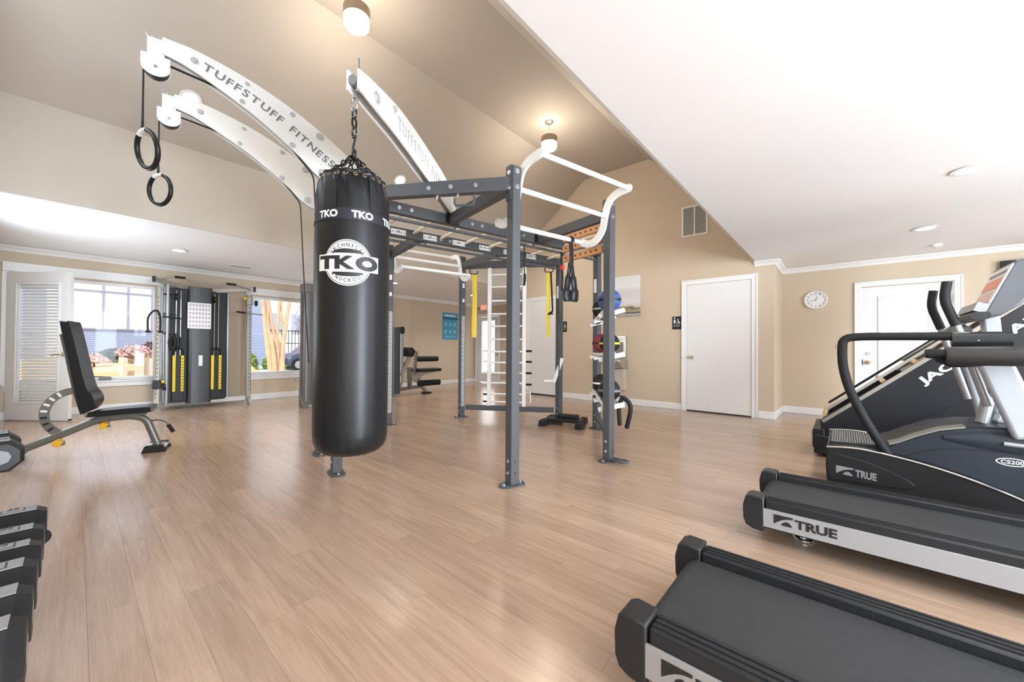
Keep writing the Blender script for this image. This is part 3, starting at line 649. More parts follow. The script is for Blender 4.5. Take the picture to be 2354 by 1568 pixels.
def boom(o2, dirv, upper, lower, face_n, gap, lett, lift_c, nm='boom', start=0.25, lh=0.085, mt=None, sx=1.45):
    d = Vector((dirv[0], dirv[1], 0)).normalized(); n_ = Vector((face_n[0], face_n[1], 0)).normalized(); o2 = Vector((o2[0], o2[1], 0))
    poly = sm2(upper, 6)+sm2(lower, 6); ax = d; ay = Vector((0, 0, 1)); an = ax.cross(ay).normalized(); f_ = 1 if an.dot(n_) > 0 else -1
    plates = []
    for s_ in (1, -1):
        t = s_*gap*f_; plates.append(B().plate(poly, o2, ax, ay, t-0.005, t+0.005).build('boom_plate', M_white, rig, ang=50))
    b = B()   # spacer web between the two plates, set in from the edges
    cen = [((u[0]+l[0])/2, (u[1]+l[1])/2) for u, l in zip(upper, reversed(lower))]
    b.tube([o2+d*q[0]+Vector((0, 0, q[1])) for q in sm2(cen, 6)], gap-0.006, 8, ry=None)
    b.build('boom_web', M_silver, rig)
    cp = [(q[0], q[1]) for q in cen]
    fn = lambda s, z: o2+d*s+Vector((0, 0, z))+n_*(gap+0.0065)
    for q in lett['btn']: bolt(plates[0], fn(*q[:2]), n_, q[2]/1.5, 0.006, mat('pale_bolt', (0.6, 0.63, 0.66), 0.3, 0.4), 'button_bolt')
    if lett.get('text'):
        rev = list(reversed(sm2(cen, 4)))     # tip -> base
        lettering_on(rev, lett['text'], lh, fn, lett.get('mat', M_greyink), plates[0], start, sx)
    return plates[0], fn
ru = [(0.93, 2.60), (1.10, 2.73), (1.40, 2.90), (1.69, 3.02), (2.0, 3.10), (2.20, 3.115)]
rl = [(2.20, 3.005), (2.03, 2.955), (1.69, 2.785), (1.40, 2.585), (1.20, 2.42), (0.93, 2.36)]
RB = []
for x_ in (0.35, -0.35):
    lt = {'btn': [(2.03, 3.03, 0.022), (1.75, 2.85, 0.018), (1.72, 2.99, 0.015), (1.42, 2.87, 0.020), (1.42, 2.63, 0.022), (1.22, 2.76, 0.030), (1.20, 2.47, 0.032)]}
    if x_ > 0: lt['text'] = 'TUFFSTUFF FITNESS'
    pl_, fn = boom((x_, -0.573), (0, -1), ru, rl, (1, 0), 0.028, lt, 0, start=0.225, lh=0.056, sx=1.20)
    # pulley block at the tip
    hb = B().box(x_-0.022, x_+0.022, -2.85, -2.76, 2.98, 3.10).build('tip_bracket', M_white, rig, bevel=0.004)
    for s_ in (-1, 1):
        dpts = [(-0.075, 0.055), (0.075, 0.055)]+[(0.075*math.cos(t), -0.02+0.062*math.sin(t)) for t in [-PI*i/12 for i in range(13)]]
        B().plate([(-2.805+u, 2.925+v_) for u, v_ in dpts], (x_, 0, 0), (0, 1, 0), (0, 0, 1), s_*0.026-0.004, s_*0.026+0.004).build('pulley_cheek', M_white, hb)
    B().cyl((x_-0.02, -2.805, 2.905), (x_+0.02, -2.805, 2.905), 0.068, 24).build('pulley_wheel', M_black, hb)
    B().cyl((x_-0.034, -2.805, 2.905), (x_+0.034, -2.805, 2.905), 0.010, 10).build('pulley_axle', M_zinc, hb)
    B().tube(smooth([(x_, -2.83, 3.09), (x_, -2.855, 3.125), (x_, -2.84, 3.14), (x_, -2.815, 3.115)], 4), 0.005, 6).build('tip_pin', M_zinc, hb)
    # strap running back from the pulley and down the post
    B().tube(fillet([(x_, -2.75, 2.955), (x_, -2.40, 2.905), (x_, -2.15, 2.80), (x_, -1.83, 2.44), (x_, -1.79, 1.7), (x_, -1.74, 0.9)], 0.05), 0.005, 6, ry=0.014, upv=(1, 0, 0)).build('adjusting_strap', M_rub, rig)
nd = (0.35, -0.573); dv = (0.716, -0.698)
bu = [(-0.09, 2.44), (0.10, 2.58), (0.30, 2.622), (0.60, 2.632), (0.93, 2.634), (1.33, 2.615), (1.68, 2.548), (1.86, 2.50)]
bl = [(1.86, 2.395), (1.68, 2.40), (1.33, 2.41), (0.93, 2.40), (0.60, 2.39), (0.30, 2.38), (0.10, 2.37), (-0.09, 2.38)]
pl_, fnb = boom(nd, dv, bu, bl, (0.698, 0.716), 0.030, {'btn': [(1.66, 2.475, 0.034), (1.42, 2.56, 0.020), (0.35, 2.46, 0.03)], 'text': 'TUFFSTUFF FITNESS', 'mat': mat('overexposed_print', (0.50, 0.52, 0.54), 0.5)}, 0, start=0.50, lh=0.085, sx=0.80, mt=mat('pale_bolt', (0.6, 0.63, 0.66), 0.3, 0.4))  # lettering paled in its colour to look washed out by strong light
tipw = Vector((nd[0], nd[1], 0))+Vector((dv[0], dv[1], 0)).normalized()*1.80
B().cyl((tipw.x-0.03*0.698, tipw.y-0.03*0.716, 2.43), (tipw.x+0.03*0.698, tipw.y+0.03*0.716, 2.43), 0.012, 10).build('bag_pin', M_zinc, rig)
B().cyl((tipw.x, tipw.y, 2.44), (tipw.x, tipw.y, 2.60), 0.006, 8).build('tip_rod', M_silver, rig)
# white stall ladder on the E-G side
d = Vector((1.03, 1.057, 0)).normalized(); e0 = Vector((-1.38, 0.573, 0)); nn_ = Vector((d.y, -d.x, 0))
def EG(t, z, off=0.0): return e0+d*t+nn_*off+Vector((0, 0, z))
for t in (0.43, 0.96): B().beam(EG(t, 0.19), EG(t, 2.28), 0.055, 0.055, d).build('ladder_upright', M_white, rig, bevel=0.004)
for i, z in enumerate((2.176, 1.99, 1.778, 1.579, 1.394, 1.195, 1.01, 0.845, 0.687, 0.535, 0.37, 0.25)):
    B().cyl(EG(0.40, z), EG(0.99, z), 0.014, 12).build('ladder_rung', M_white, rig)
for i, z in enumerate((1.02, 0.86, 0.69, 0.52)):
    B().cyl(EG(0.985, z), EG(1.075, z), 0.016, 12).build('storage_peg', M_rub, rig)
    B().cyl(EG(0.405, z), EG(0.335, z), 0.010, 10).build('storage_peg', M_cream, rig)
for z in (0.36, 0.25): B().cyl(EG(0.405, z), EG(0.34, z), 0.013, 10).build('storage_peg', M_rub, rig)
B().tube(fillet([EG(0.99, 0.42), EG(1.05, 0.42), EG(1.06, 0.24), EG(1.0, 0.23)], 0.03), 0.008, 8).build('anchor_hook', M_zinc, rig)
B().beam(EG(1.40, 0.56, 0.03), EG(1.52, 0.92, 0.03), 0.03, 0.05).build('white_lever', M_white, rig, bevel=0.004)
B().cyl(EG(1.40, 0.58, 0.03), EG(1.26, 0.58, 0.06), 0.022, 12).build('white_lever_grip', M_white, rig)
# hooks under the E-G and A beams
for p in (EG(0.12, 2.275), EG(1.26, 2.275)):
    B().tube(fillet([p, p-Vector((0, 0, 0.08)), p-Vector((0, 0, 0.08))+d*0.12, p-Vector((0, 0, 0.035))+d*0.12], 0.03), 0.008, 8).build('strap_hook', M_black, rig)
p = Vector((1.16, -0.80, 2.275)); dd = Vector((-0.70, -0.71, 0))
B().tube(fillet([p, p-Vector((0, 0, 0.085)), p-Vector((0, 0, 0.085))+dd*0.16, p-Vector((0, 0, 0.03))+dd*0.16], 0.03), 0.009, 8).build('strap_hook', M_char, rig)
# wooden peg board under the B cross beam
M_pegw = mat('orange_beech', (0.62, 0.30, 0.12), 0.45, var=0.12, scale=10)
for z in (2.235, 2.125, 2.02):
    pb_ = B().box(0.78, 1.30, 0.555, 0.59, z-0.035, z+0.035).build('peg_board', M_pegw, rig, bevel=0.003)
    b = B()
    for i in range(7): b.cyl((0.83+i*0.068, 0.554, z), (0.83+i*0.068, 0.5553, z), 0.011, 10)
    b.build('peg_hole', M_ink, pb_)
for z in (2.18, 2.072): B().cyl((0.78, 0.60, z), (1.30, 0.60, z), 0.012, 10).build('peg_board_tube', M_white, rig)
# ball storage shelves between the B and H posts
dB = Vector((-1.03, 1.057, 0)).normalized(); nB = Vector((0.716, 0.698, 0)); b0 = Vector((1.38, 0.573, 0))
def BH(t, off, z): return b0+dB*t+nB*off+Vector((0, 0, z))
for z in (1.40, 0.98, 0.50):
    for off in (-0.05, 0.11): B().cyl(BH(0.06, off, z+0.02), BH(1.42, off, z+0.02), 0.013, 10).build('ball_shelf_rail', M_white, rig)
    for t in (0.06, 0.75, 1.42):
        B().beam(BH(t, -0.09, z-0.03), BH(t, 0.15, z+0.03), 0.03, 0.045).build('ball_shelf_bracket', M_white, rig, bevel=0.003)
    B().beam(BH(0.0, 0.0, z), BH(1.47, 0.0, z), 0.03, 0.04).build('ball_shelf_spine', M_char, rig)
B().tube(fillet([(1.38+PS/2, 0.60, 0.035), (1.57, 0.63, 0.035), (1.57, 0.53, 0.035), (1.38+PS/2, 0.55, 0.035)], 0.035), 0.011, 8).build('floor_anchor_loop', M_char, rig)

# ---- balls
def ball(lab, t, off, z, r, m1, m2=None, grp='exercise balls on the rig shelves'):
    p = RW(*BH(t, off, z).xy, z); k = thing('exercise_ball', lab, 'ball', p, random.random()*3, grp)
    B().sphere((0, 0, r), r, 24).build('shell', m1, k)
    b = B(); b.lathe([(r*1.004*math.cos(t2), r+r*1.004*math.sin(t2)) for t2 in (-0.10, 0, 0.10)], 32); b.build('seam_band', m2 or m1, k)
    return k
zt = 0.033
M_blueb = mat('blue_rubber', (0.05, 0.10, 0.32), 0.45, var=0.12); M_redb = mat('maroon_rubber', (0.24, 0.03, 0.05), 0.5, var=0.12)
ball('shiny blue exercise ball on the top shelf of the rig', 0.26, 0.03, 1.40+zt, 0.115, M_blueb, M_black)
ball('black exercise ball on the top shelf of the rig', 1.12, 0.03, 1.40+zt, 0.115, M_rub, M_silver)
ball('maroon and black exercise ball on the middle shelf', 1.08, 0.03, 0.98+zt, 0.115, M_redb, M_black)
ball('black ball with a yellow band on the middle shelf', 0.24, 0.03, 0.98+zt, 0.10, M_rub, M_yel)
ball('black ball with a pale band on the lowest shelf', 1.10, 0.03, 0.50+zt, 0.11, M_rub, M_white)
ball('grey and black ball beside the post on the lowest shelf', 0.25, 0.03, 0.50+zt, 0.11, M_black, M_greyink)
# rope and grip hanging at the lowest shelf
hk = RW(*BH(0.16, 0.15, 0).xy, 0.0)
kb = thing('grip_trainer', 'black rubber grip handles hanging beside the lowest shelf', 'handle', hk+Vector((0, 0, 0.09)), RA)
B().tube(smooth([(0, 0, 0.50), (0.06, 0.02, 0.44), (0.07, 0.02, 0.36), (0.03, 0.02, 0.20)], 5), 0.022, 10).build('grip', M_rub, kb); B().tube(smooth([(0, 0, 0.50), (-0.03, -0.02, 0.40), (-0.02, -0.02, 0.22)], 5), 0.02, 10).build('grip', M_rub, kb)
B().cyl((-0.06, 0.01, 0.505), (0.03, 0, 0.505), 0.008, 8).build('cord', M_char, kb)

# ---- straps and bands hanging on the rig
def strap(name, lab, p, parts, grp=None):
    k = thing(name, lab, 'strap', p, RA, grp)
    for nm, b, mt in parts: b.build(nm, mt, k)
    return k
p = RW(*EG(0.19, 0).xy, 0)
strap('suspension_strap', 'yellow webbing strap hanging beside the post with the height gauge', p, [('webbing', B().tube([(0, 0, 2.19), (0.01, 0, 1.8), (0, 0, 1.28)], 0.004, 6, ry=0.036, upv=(0.49, 0.87, 0)), M_yel), ('stitched_end', B().tube([(0, 0, 1.28), (0, 0, 1.22)], 0.006, 6, ry=0.032, upv=(0.49, 0.87, 0)), M_yel)], 'yellow suspension straps')
p = RW(*EG(1.315, 0).xy, 0)
strap('suspension_strap', 'yellow and black looped strap hanging by the plain door side of the rig', p, [('webbing', B().tube([(0, 0, 2.19), (0, 0, 1.75), (-0.01, 0, 1.62), (0, 0, 1.40), (0, 0, 1.24)], [0.004]*5, 6, ry=0.030, upv=(0.49, 0.87, 0)), M_yel), ('black_loop', B().tube(fillet([(0.05, 0, 2.18), (0.09, 0, 1.60), (0.0, 0, 1.57)], 0.03), 0.004, 6, ry=0.018), M_rub), ('buckle', B().box(-0.02, 0.10, -0.006, 0.006, 1.56, 1.575), M_black)], 'yellow suspension straps')
def low_bar(b_): return RW(1.38-0.30, b_, 0)
k = thing('ab_strap', 'pair of padded black arm slings hanging from the lowest white pull-up bar', 'strap', low_bar(0.37), RA)
B().tube(fillet([(0.028, 0, 2.10), (0.028, 0, 2.152), (-0.028, 0, 2.152), (-0.028, 0, 2.10)], 0.02), 0.004, 6, ry=0.022, upv=(0, 1, 0)).build('hanging_loop', M_rub, k)
B().tube(smooth([(0.0, 0, 2.10), (0.01, 0.0, 1.95), (0.01, -0.005, 1.85)], 4), 0.012, 8, ry=0.028, upv=(0, 1, 0)).build('webbing', M_rub, k)
for s_ in (-1, 1): B().tube(smooth([(0.0, 0.01*s_, 1.90), (0.01*s_, 0.025*s_, 1.75), (0.012*s_, 0.042*s_, 1.62), (0.008*s_, 0.036*s_, 1.52)], 5), [0.012]*5+[0.02]*5+[0.028]*5+[0.022], 10, ry=0.022, upv=(0, 1, 0)).build('padded_sling', M_vinyl, k)
k = thing('hanging_trainer', 'black band trainer with a round red anchor hanging from the rig rail', 'strap', RW(0.41, 0.92, 0), RA)
B().sphere((0, 0, 2.04), 0.034, 14).build('red_anchor', mat('red_plastic', (0.62, 0.03, 0.04), 0.4), k)
B().tube([(0, 0, 2.222), (0, 0, 2.06)], 0.018, 8).build('sleeve', M_black, k); B().tube(smooth([(0.0, 0, 2.03), (0.01, 0, 1.9), (0.0, 0, 1.76)], 4), 0.012, 8).build('band', M_rub, k)
k = thing('hanging_trainer', 'dark teardrop handle strap hanging behind the tall near post', 'strap', RW(0.41, 0.33, 0), RA)
B().tube(smooth([(0, 0, 2.222), (0, 0, 2.0), (0.012, 0.0, 1.85), (0.0, 0, 1.76)], 5), [0.006]*9+[0.016]*4+[0.014]*3, 10).build('webbing', M_rub, k)
# ---- gymnastic rings
for x_, lab in ((0.35, 'black gymnastic ring hanging from the lettered white boom'), (-0.35, 'black gymnastic ring hanging from the plain white boom')):
    zc_ = 2.352 if x_ > 0 else 2.318
    k = thing('gymnastic_ring', lab, 'gymnastic ring', RW(x_, -2.868, zc_), RA, 'gymnastic rings')
    R_ = 0.118; dz = 0
    tl = 0.22 if x_ > 0 else 0.10; wx, wy = (0.86, 0.51) if x_ > 0 else (0.76, 0.65)
    def rp(t):
        y_, z_ = R_*math.sin(t)*wy, R_*math.cos(t)
        return (R_*math.sin(t)*wx, y_*math.cos(tl)-z_*math.sin(tl)+R_*math.sin(tl), y_*math.sin(tl)+z_*math.cos(tl))
    rr = [rp(t) for t in [0.42+(2*PI-0.84)*i/30 for i in range(31)]]
    B().tube(rr, 0.0155, 12).build('ring_grip', M_vinyl, k)
    rr = [rp(t) for t in [-0.44+0.88*i/8 for i in range(9)]]
    B().tube(rr, 0.0148, 12).build('ring_collar', M_print, k)
    top = 2.905-zc_
    B().tube([(0.0, 0, R_+0.012), (0, 0, R_+0.09), (0, 0, top)], [0.009, 0.006, 0.005], 8).build('strap', M_rub, k)
    B().tube(smooth([(-0.022, -0.018, R_-0.01), (-0.012, 0, R_+0.02), (0.012, 0, R_+0.02), (0.022, 0.018, R_-0.01)], 4), 0.008, 8).build('strap_loop', M_rub, k)

# ---- heavy bag
BC = RW(tipw.x, tipw.y, 0)+Vector((-0.015, -0.014, 0)); BZ0, BZ1, BR = 0.500, 1.938, 0.188
bag = thing('punching_bag', 'black leather heavy punching bag hanging on chains from the white boom', 'punching bag', (BC.x, BC.y, BZ0), 0)
BH_ = BZ1-BZ0
prof = [(0.001, 0), (BR*0.60, 0.004), (BR*0.80, 0.018), (BR*0.92, 0.045), (BR*0.985, 0.09), (BR, 0.16), (BR*1.005, 0.5), (BR*1.005, 1.0), (BR*0.995, BH_-0.26), (BR*0.97, BH_-0.13), (BR*0.93, BH_-0.06), (BR*0.86, BH_-0.02), (BR*0.80, BH_), (0.001, BH_-0.015)]
n_ = 72; b = B()
pr2 = [(q.x, q.y) for q in smooth([(r, z, 0) for r, z in prof], 4)]
for r, z in pr2:
    for j in range(n_):
        a = 2*PI*j/n_; wr = 0.0
        if z > BH_-0.20: wr = 0.006*math.sin(17*a+3*z*9)*min(1, (z-(BH_-0.20))/0.12)
        if z < 0.14: wr = 0.0022*math.sin(23*a)*min(1, (0.14-z)/0.08)
        b.v.append(Vector(((max(r, 0.001)+wr*(r > 0.05))*math.cos(a), (max(r, 0.001)+wr*(r > 0.05))*math.sin(a), z)))
for i in range(len(pr2)-1):
    for j in range(n_): b.f.append((i*n_+j, i*n_+(j+1) % n_, (i+1)*n_+(j+1) % n_, (i+1)*n_+j))
b.build('leather_body', M_vinyl, bag, ang=60)
def bag_r(z):
    for (r0, z0), (r1, z1) in zip(pr2, pr2[1:]):
        if z0 <= z <= z1 and z1 > z0: return r0+(r1-r0)*(z-z0)/(z1-z0)
    return BR
view = math.atan2(-BC.y, -BC.x)       # heading from the bag towards the room's near side
def wrap(me_list, zc_, ang, lift, name, mt, parent):
    bm = bmesh.new()
    for vs, fs in me_list:
        vv = [bm.verts.new((x, y, 0)) for x, y in vs]
        for f in fs:
            try: bm.faces.new([vv[i] for i in f])
            except ValueError: pass
    xs = [v.co.x for v in bm.verts]; x = min(xs)+0.008
    while x < max(xs):
        bmesh.ops.bisect_plane(bm, geom=bm.verts[:]+bm.edges[:]+bm.faces[:], plane_co=(x, 0, 0), plane_no=(1, 0, 0)); x += 0.009
    ys = [v.co.y for v in bm.verts]; y = min(ys)+0.02
    while y < max(ys):
        bmesh.ops.bisect_plane(bm, geom=bm.verts[:]+bm.edges[:]+bm.faces[:], plane_co=(0, y, 0), plane_no=(0, 1, 0)); y += 0.02
    bm.verts.index_update(); o = B()
    o.v = []
    for v in bm.verts:
        r = bag_r(zc_+v.co.y)+lift; a = ang+v.co.x/BR; o.v.append(Vector((r*math.cos(a), r*math.sin(a), zc_+v.co.y)))
    o.f = [tuple(v.index for v in f.verts) for f in bm.faces]; bm.free()
    return o.build(name, mt, parent, ang=60)
def mv(me, dx, dy, rot=0.0):
    c, s_ = math.cos(rot), math.sin(rot); return [(x*c-y*s_+dx, x*s_+y*c+dy) for x, y in me[0]], me[1]
def ctr(me): return mv(me, -tw(me)/2, -th(me)/2)
ZBAND = BH_-0.235
b = B(); nb = 72
for z in (ZBAND-0.028, ZBAND+0.028):
    for j in range(nb):
        a = 2*PI*j/nb; r = bag_r(z)+0.0025; b.v.append(Vector((r*math.cos(a), r*math.sin(a), z)))
b.f = [(j, (j+1) % nb, nb+(j+1) % nb, nb+j) for j in range(nb)]
band = b.build('logo_band', mat('navy_black_band', (0.012, 0.013, 0.020), 0.5), bag, ang=60)
for i in range(7):
    a = view-0.66+i*2*PI/7
    wrap([ctr(fit(text('TKO', bold=0.045), 0.105, 0.037))], ZBAND, a, 0.004, 'lettering', M_print, band)
for a in (view-0.62, view+0.62, view+1.9, view-1.9):
    wrap([rect(-0.035, 0.035, -0.0, 0.19)], ZBAND+0.022, a, 0.0035, 'reinforcing_strap', M_rub, bag)
# emblem
ZE = BH_-0.475; ea = view-0.12
R1 = 0.113
em = wrap([disc(0, 0, R1, 48)], ZE, ea, 0.003, 'emblem_disc', M_print, bag)
wrap([rect(-0.150, 0.150, -0.040, 0.040)], ZE, ea, 0.0036, 'emblem_bar', M_print, em)
lst = [ring(0, 0, R1-0.008, R1-0.005, 48, 0.40, PI-0.40), ring(0, 0, R1-0.008, R1-0.005, 48, PI+0.40, 2*PI-0.40)]
for s_ in (1, -1):
    pts = [(0.072*math.cos(t), s_*(0.046+0.0)+s_*0.022*math.sin(t)) for t in [PI*i/12 for i in range(13)]]
    lst.append((pts, [tuple(range(13))]))
for word, top in (('TECHNICAL', True), ('KNOCKOUT', False)):
    for i, ch in enumerate(word):
        u = (i-(len(word)-1)/2)
        me = ctr(fit(text(ch, bold=0.02), 0.0045 if ch == 'I' else 0.0145, 0.019)); rr = 0.086
        if top: t = PI/2-u*0.245; lst.append(mv(me, rr*math.cos(t), rr*math.sin(t), t-PI/2))
        else: t = -PI/2+u*0.245; lst.append(mv(me, rr*math.cos(t), rr*math.sin(t), t+PI/2))
wrap(lst, ZE, ea, 0.0042, 'lettering', M_ink, em)
t_ = mv(fit(text('T', bold=0.06), 0.084, 0.066), -0.142, -0.033); k_ = mv(fit(text('K', bold=0.05), 0.095, 0.066), -0.060, -0.033)
wrap([t_, k_, ([(0.090+rx*math.cos(2*PI*i/32), ry*math.sin(2*PI*i/32)) for rx, ry in ((0.024, 0.015), (0.055, 0.036)) for i in range(32)], [(i, (i+1) % 32, 32+(i+1) % 32, 32+i) for i in range(32)])], ZE, ea, 0.005, 'lettering', M_ink, em)
# rim grommets and chains
M_chain = mat('black_chain', (0.035, 0.035, 0.035), 0.3, 0.8)
for j in range(24):
    a = 2*PI*j/24+0.1; z = BH_-0.028; r = bag_r(z)+0.002
    c = Vector((r*math.cos(a), r*math.sin(a), z)); n3 = Vector((math.cos(a), math.sin(a), 0.5)).normalized(); u = Vector((-math.sin(a), math.cos(a), 0)); v_ = n3.cross(u)
    B().tube([c+u*0.009*math.cos(t)+v_*0.009*math.sin(t) for t in [2*PI*i/10 for i in range(10)]], 0.0028, 6, closed=True).build('grommet', M_brass, bag)
def link(b, c, d, side, L_=0.030, w_=0.011, r=0.0042):
    d = Vector(d).normalized(); side = (Vector(side)-d*Vector(side).dot(d)).normalized(); pts = []
    for t in [2*PI*i/14 for i in range(14)]:
        pts.append(c+d*((L_-w_)*(1 if math.cos(t) > 0 else -1)*0.5*(abs(math.cos(t)) > 1e-6)+w_*math.cos(t))+side*w_*math.sin(t))
    b.tube(pts, r, 6, closed=True)
def chain(name, p0, p1, pitch=0.034, **k):
    p0, p1 = Vector(p0), Vector(p1); L_ = (p1-p0).length; n2 = max(1, round(L_/pitch)); d = (p1-p0)/n2; s0 = Vector((1, 0.3, 0.1)).cross(d); s1 = d.cross(s0)
    b = B()
    for i in range(n2): link(b, p0+d*(i+0.5), d, s0 if i % 2 else s1, d.length*0.66, **k)
    return b.build(name, M_chain, bag)
ZT = BH_+0.125
for i in range(6):
    a = view+0.35+i*PI/3; r = bag_r(BH_-0.028)
    chain('chain_leg', (r*math.cos(a), r*math.sin(a), BH_-0.02), (0.012*math.cos(a), 0.012*math.sin(a), ZT))
zt_ = 2.43-BZ0
b = B(); link(b, Vector((0, 0, ZT+0.018)), (0, 0, 1), (1, 0, 0), 0.036, 0.016, 0.0055); b.build('gather_ring', M_chain, bag)
B().tube(smooth([(0.012, 0, ZT+0.045), (0, 0, ZT+0.032), (-0.014, 0, ZT+0.05), (0, 0, ZT+0.078), (0.014, 0, ZT+0.106), (0, 0, ZT+0.124), (-0.012, 0, ZT+0.11)], 5), 0.0055, 8).build('s_hook', M_chain, bag)
chain('hanging_chain', (0, 0, ZT+0.112), (0, 0, zt_-0.10), 0.05, w_=0.014, r=0.0055)
B().tube(smooth([(0, 0, zt_-0.11), (0.016, 0.005, zt_-0.095), (0.016, 0.005, zt_-0.05), (0, 0, zt_-0.035), (-0.016, -0.005, zt_-0.05), (-0.016, -0.005, zt_-0.095)], 4, True), 0.006, 8, closed=True).build('snap_link', M_zinc, bag)
B().cyl((0, 0, zt_-0.045), (0, 0, zt_-0.002), 0.013, 12).build('swivel', M_zinc, bag)
# low black landmine stand between the rig posts
st = thing('step_stand', 'low black four-footed plastic stand on the floor by the rig', 'stand', (-2.87, 4.62, 0), 0.30)
for x_, y_ in ((-0.24, -0.16), (0.26, -0.16), (-0.24, 0.24), (0.22, 0.24)):
    B().plate([(-0.05, 0), (0.05, 0), (0.042, 0.075), (-0.042, 0.075)], (x_, y_, 0), (1, 0, 0), (0, 0, 1), -0.10, 0.10).build('foot', M_rub, st, bevel=0.005)
B().box(-0.25, 0.25, -0.09, 0.15, 0.045, 0.085).build('bridge', M_black, st, bevel=0.008); B().box(-0.12, 0.18, 0.02, 0.18, 0.085, 0.125).build('top_pad', M_rub, st, bevel=0.01)
# ------------------------------------------------------------------ adjustable bench
M_gun = mat('gunmetal_paint', (0.17, 0.165, 0.15), 0.36, 0.4, var=0.05); M_steelpl = mat('steel_plate', (0.30, 0.31, 0.31), 0.3, 0.8, var=0.08)
bn = thing('adjustable_bench', 'adjustable weight bench with black pads and an upright backrest', 'bench', (-5.151, 0.581, 0), math.atan2(-0.958, -0.287))
def slab2(prof_c, y0, y1, r=0.03):   # rounded pad extruded across y from an x-z outline
    return B().plate(prof_c, (0, 0, 0), (1, 0, 0), (0, 0, 1), -y1, -y0)
sp = [(0.045, 0.40), (0.035, 0.425), (0.05, 0.452), (0.25, 0.447), (0.45, 0.432), (0.478, 0.41), (0.465, 0.385), (0.25, 0.392)]
slab2(sm2(sp, 4, True), -0.135, 0.135).build('seat', M_vinyl, bn, bevel=0.018, seg=3)
bp_ = [(0.50, 0.425), (0.455, 0.47), (0.435, 0.53), (0.455, 0.60), (0.495, 0.68), (0.560, 1.02), (0.607, 1.255), (0.625, 1.268), (0.662, 1.262), (0.665, 1.24), (0.60, 0.86), (0.535, 0.47)]
slab2(sm2(bp_, 3, True), -0.135, 0.135).build('backrest', M_vinyl, bn, bevel=0.018, seg=3)
slab2([(0.552, 0.40), (0.520, 0.415), (0.665, 1.16), (0.70, 1.155), (0.605, 0.62)], -0.05, 0.05).build('back_frame', M_gun, bn, bevel=0.006)
B().tube(fillet([(1.06, 0, 0.055), (0.66, 0, 0.235), (0.44, 0, 0.345), (0.20, 0, 0.36), (0.09, 0, 0.32), (0.0, 0, 0.05)], 0.10, 6), 0.024, 12, ry=0.034, upv=(0, 0, 1)).build('main_frame', M_gun, bn)
b = B()
for t0, t1 in ((1.55, -1.15),):
    o_, i_ = [], []
    for k in range(25):
        t = t0+(t1-t0)*k/24; o_.append((0.585+0.245*math.cos(t), 0.415+0.245*math.sin(t))); i_.append((0.585+0.182*math.cos(t), 0.415+0.182*math.sin(t)))
    b.plate(o_+i_[::-1], (0, 0, 0), (1, 0, 0), (0, 0, 1), -0.012, 0.012)
lad = b.build('angle_ladder', M_steelpl, bn)
for k in range(7):
    t = 1.0-0.28*k; c, s_ = math.cos(t), math.sin(t); u = Vector((c, 0, s_)); v_ = Vector((-s_, 0, c)); q = Vector((0.585, 0, 0.415))+u*0.214
    B().add([q+u*a*0.022+v_*d_*0.010+Vector((0, y_, 0)) for y_ in (-0.0125, 0.0125) for a, d_ in ((-1, -1), (1, -1), (1, 1), (-1, 1))], [(0, 3, 2, 1), (4, 5, 6, 7), (0, 1, 5, 4), (1, 2, 6, 5), (2, 3, 7, 6), (3, 0, 4, 7)]).build('ladder_slot', M_trim if k < 4 else M_ink, lad)
ft = B().box(-0.075, 0.085, -0.12, 0.12, 0.018, 0.06).build('front_foot', M_chrome, bn, bevel=0.01)
for s_ in (-1, 1): B().plate([(-0.09, 0), (0.10, 0), (0.075, 0.065), (-0.065, 0.065)], (0, s_*0.11, 0), (1, 0, 0), (0, 0, 1), -0.03, 0.03).build('foot_cap', M_rub, ft, bevel=0.006)
B().box(1.02, 1.10, -0.28, 0.28, 0.02, 0.085).build('rear_foot', M_gun, bn, bevel=0.012)
for s_ in (-1, 1): B().cyl((1.06, s_*0.28, 0.055), (1.06, s_*0.32, 0.055), 0.055, 18).build('wheel', M_rub, bn)
B().tube(smooth([(0.07, 0, 0.29), (0.0, 0, 0.30), (-0.06, 0, 0.275), (-0.085, 0, 0.235)], 5), 0.010, 8).build('lift_handle', M_gun, bn)
B().cyl((-0.080, 0, 0.245), (-0.125, 0, 0.165), 0.018, 12).build('lift_grip', M_rub, bn)
for x_, z_ in ((0.69, 0.165), (0.385, 0.300)):
    k_ = B().cyl((x_, 0.02, z_), (x_, 0.085, z_-0.012), 0.030, 16).build('adjust_knob', M_orange, bn, bevel=0.004); B().tube([(x_-0.035, 0.03, z_-0.010), (x_+0.035, 0.03, z_-0.018)], 0.014, 8, ry=0.026).build('pull_pin', M_steelpl, k_)
    B().cyl((x_, 0, z_), (x_, 0, z_+0.09), 0.010, 8).build('knob_stem', M_gun, k_)
b = B(); b.cyl((0.505, -0.05, 0.395), (0.505, 0.05, 0.395), 0.022, 14); b.build('hinge_pin', M_chrome, bn)
B().box(0.09, 0.45, -0.03, 0.03, 0.362, 0.398).build('seat_rail', M_gun, bn)

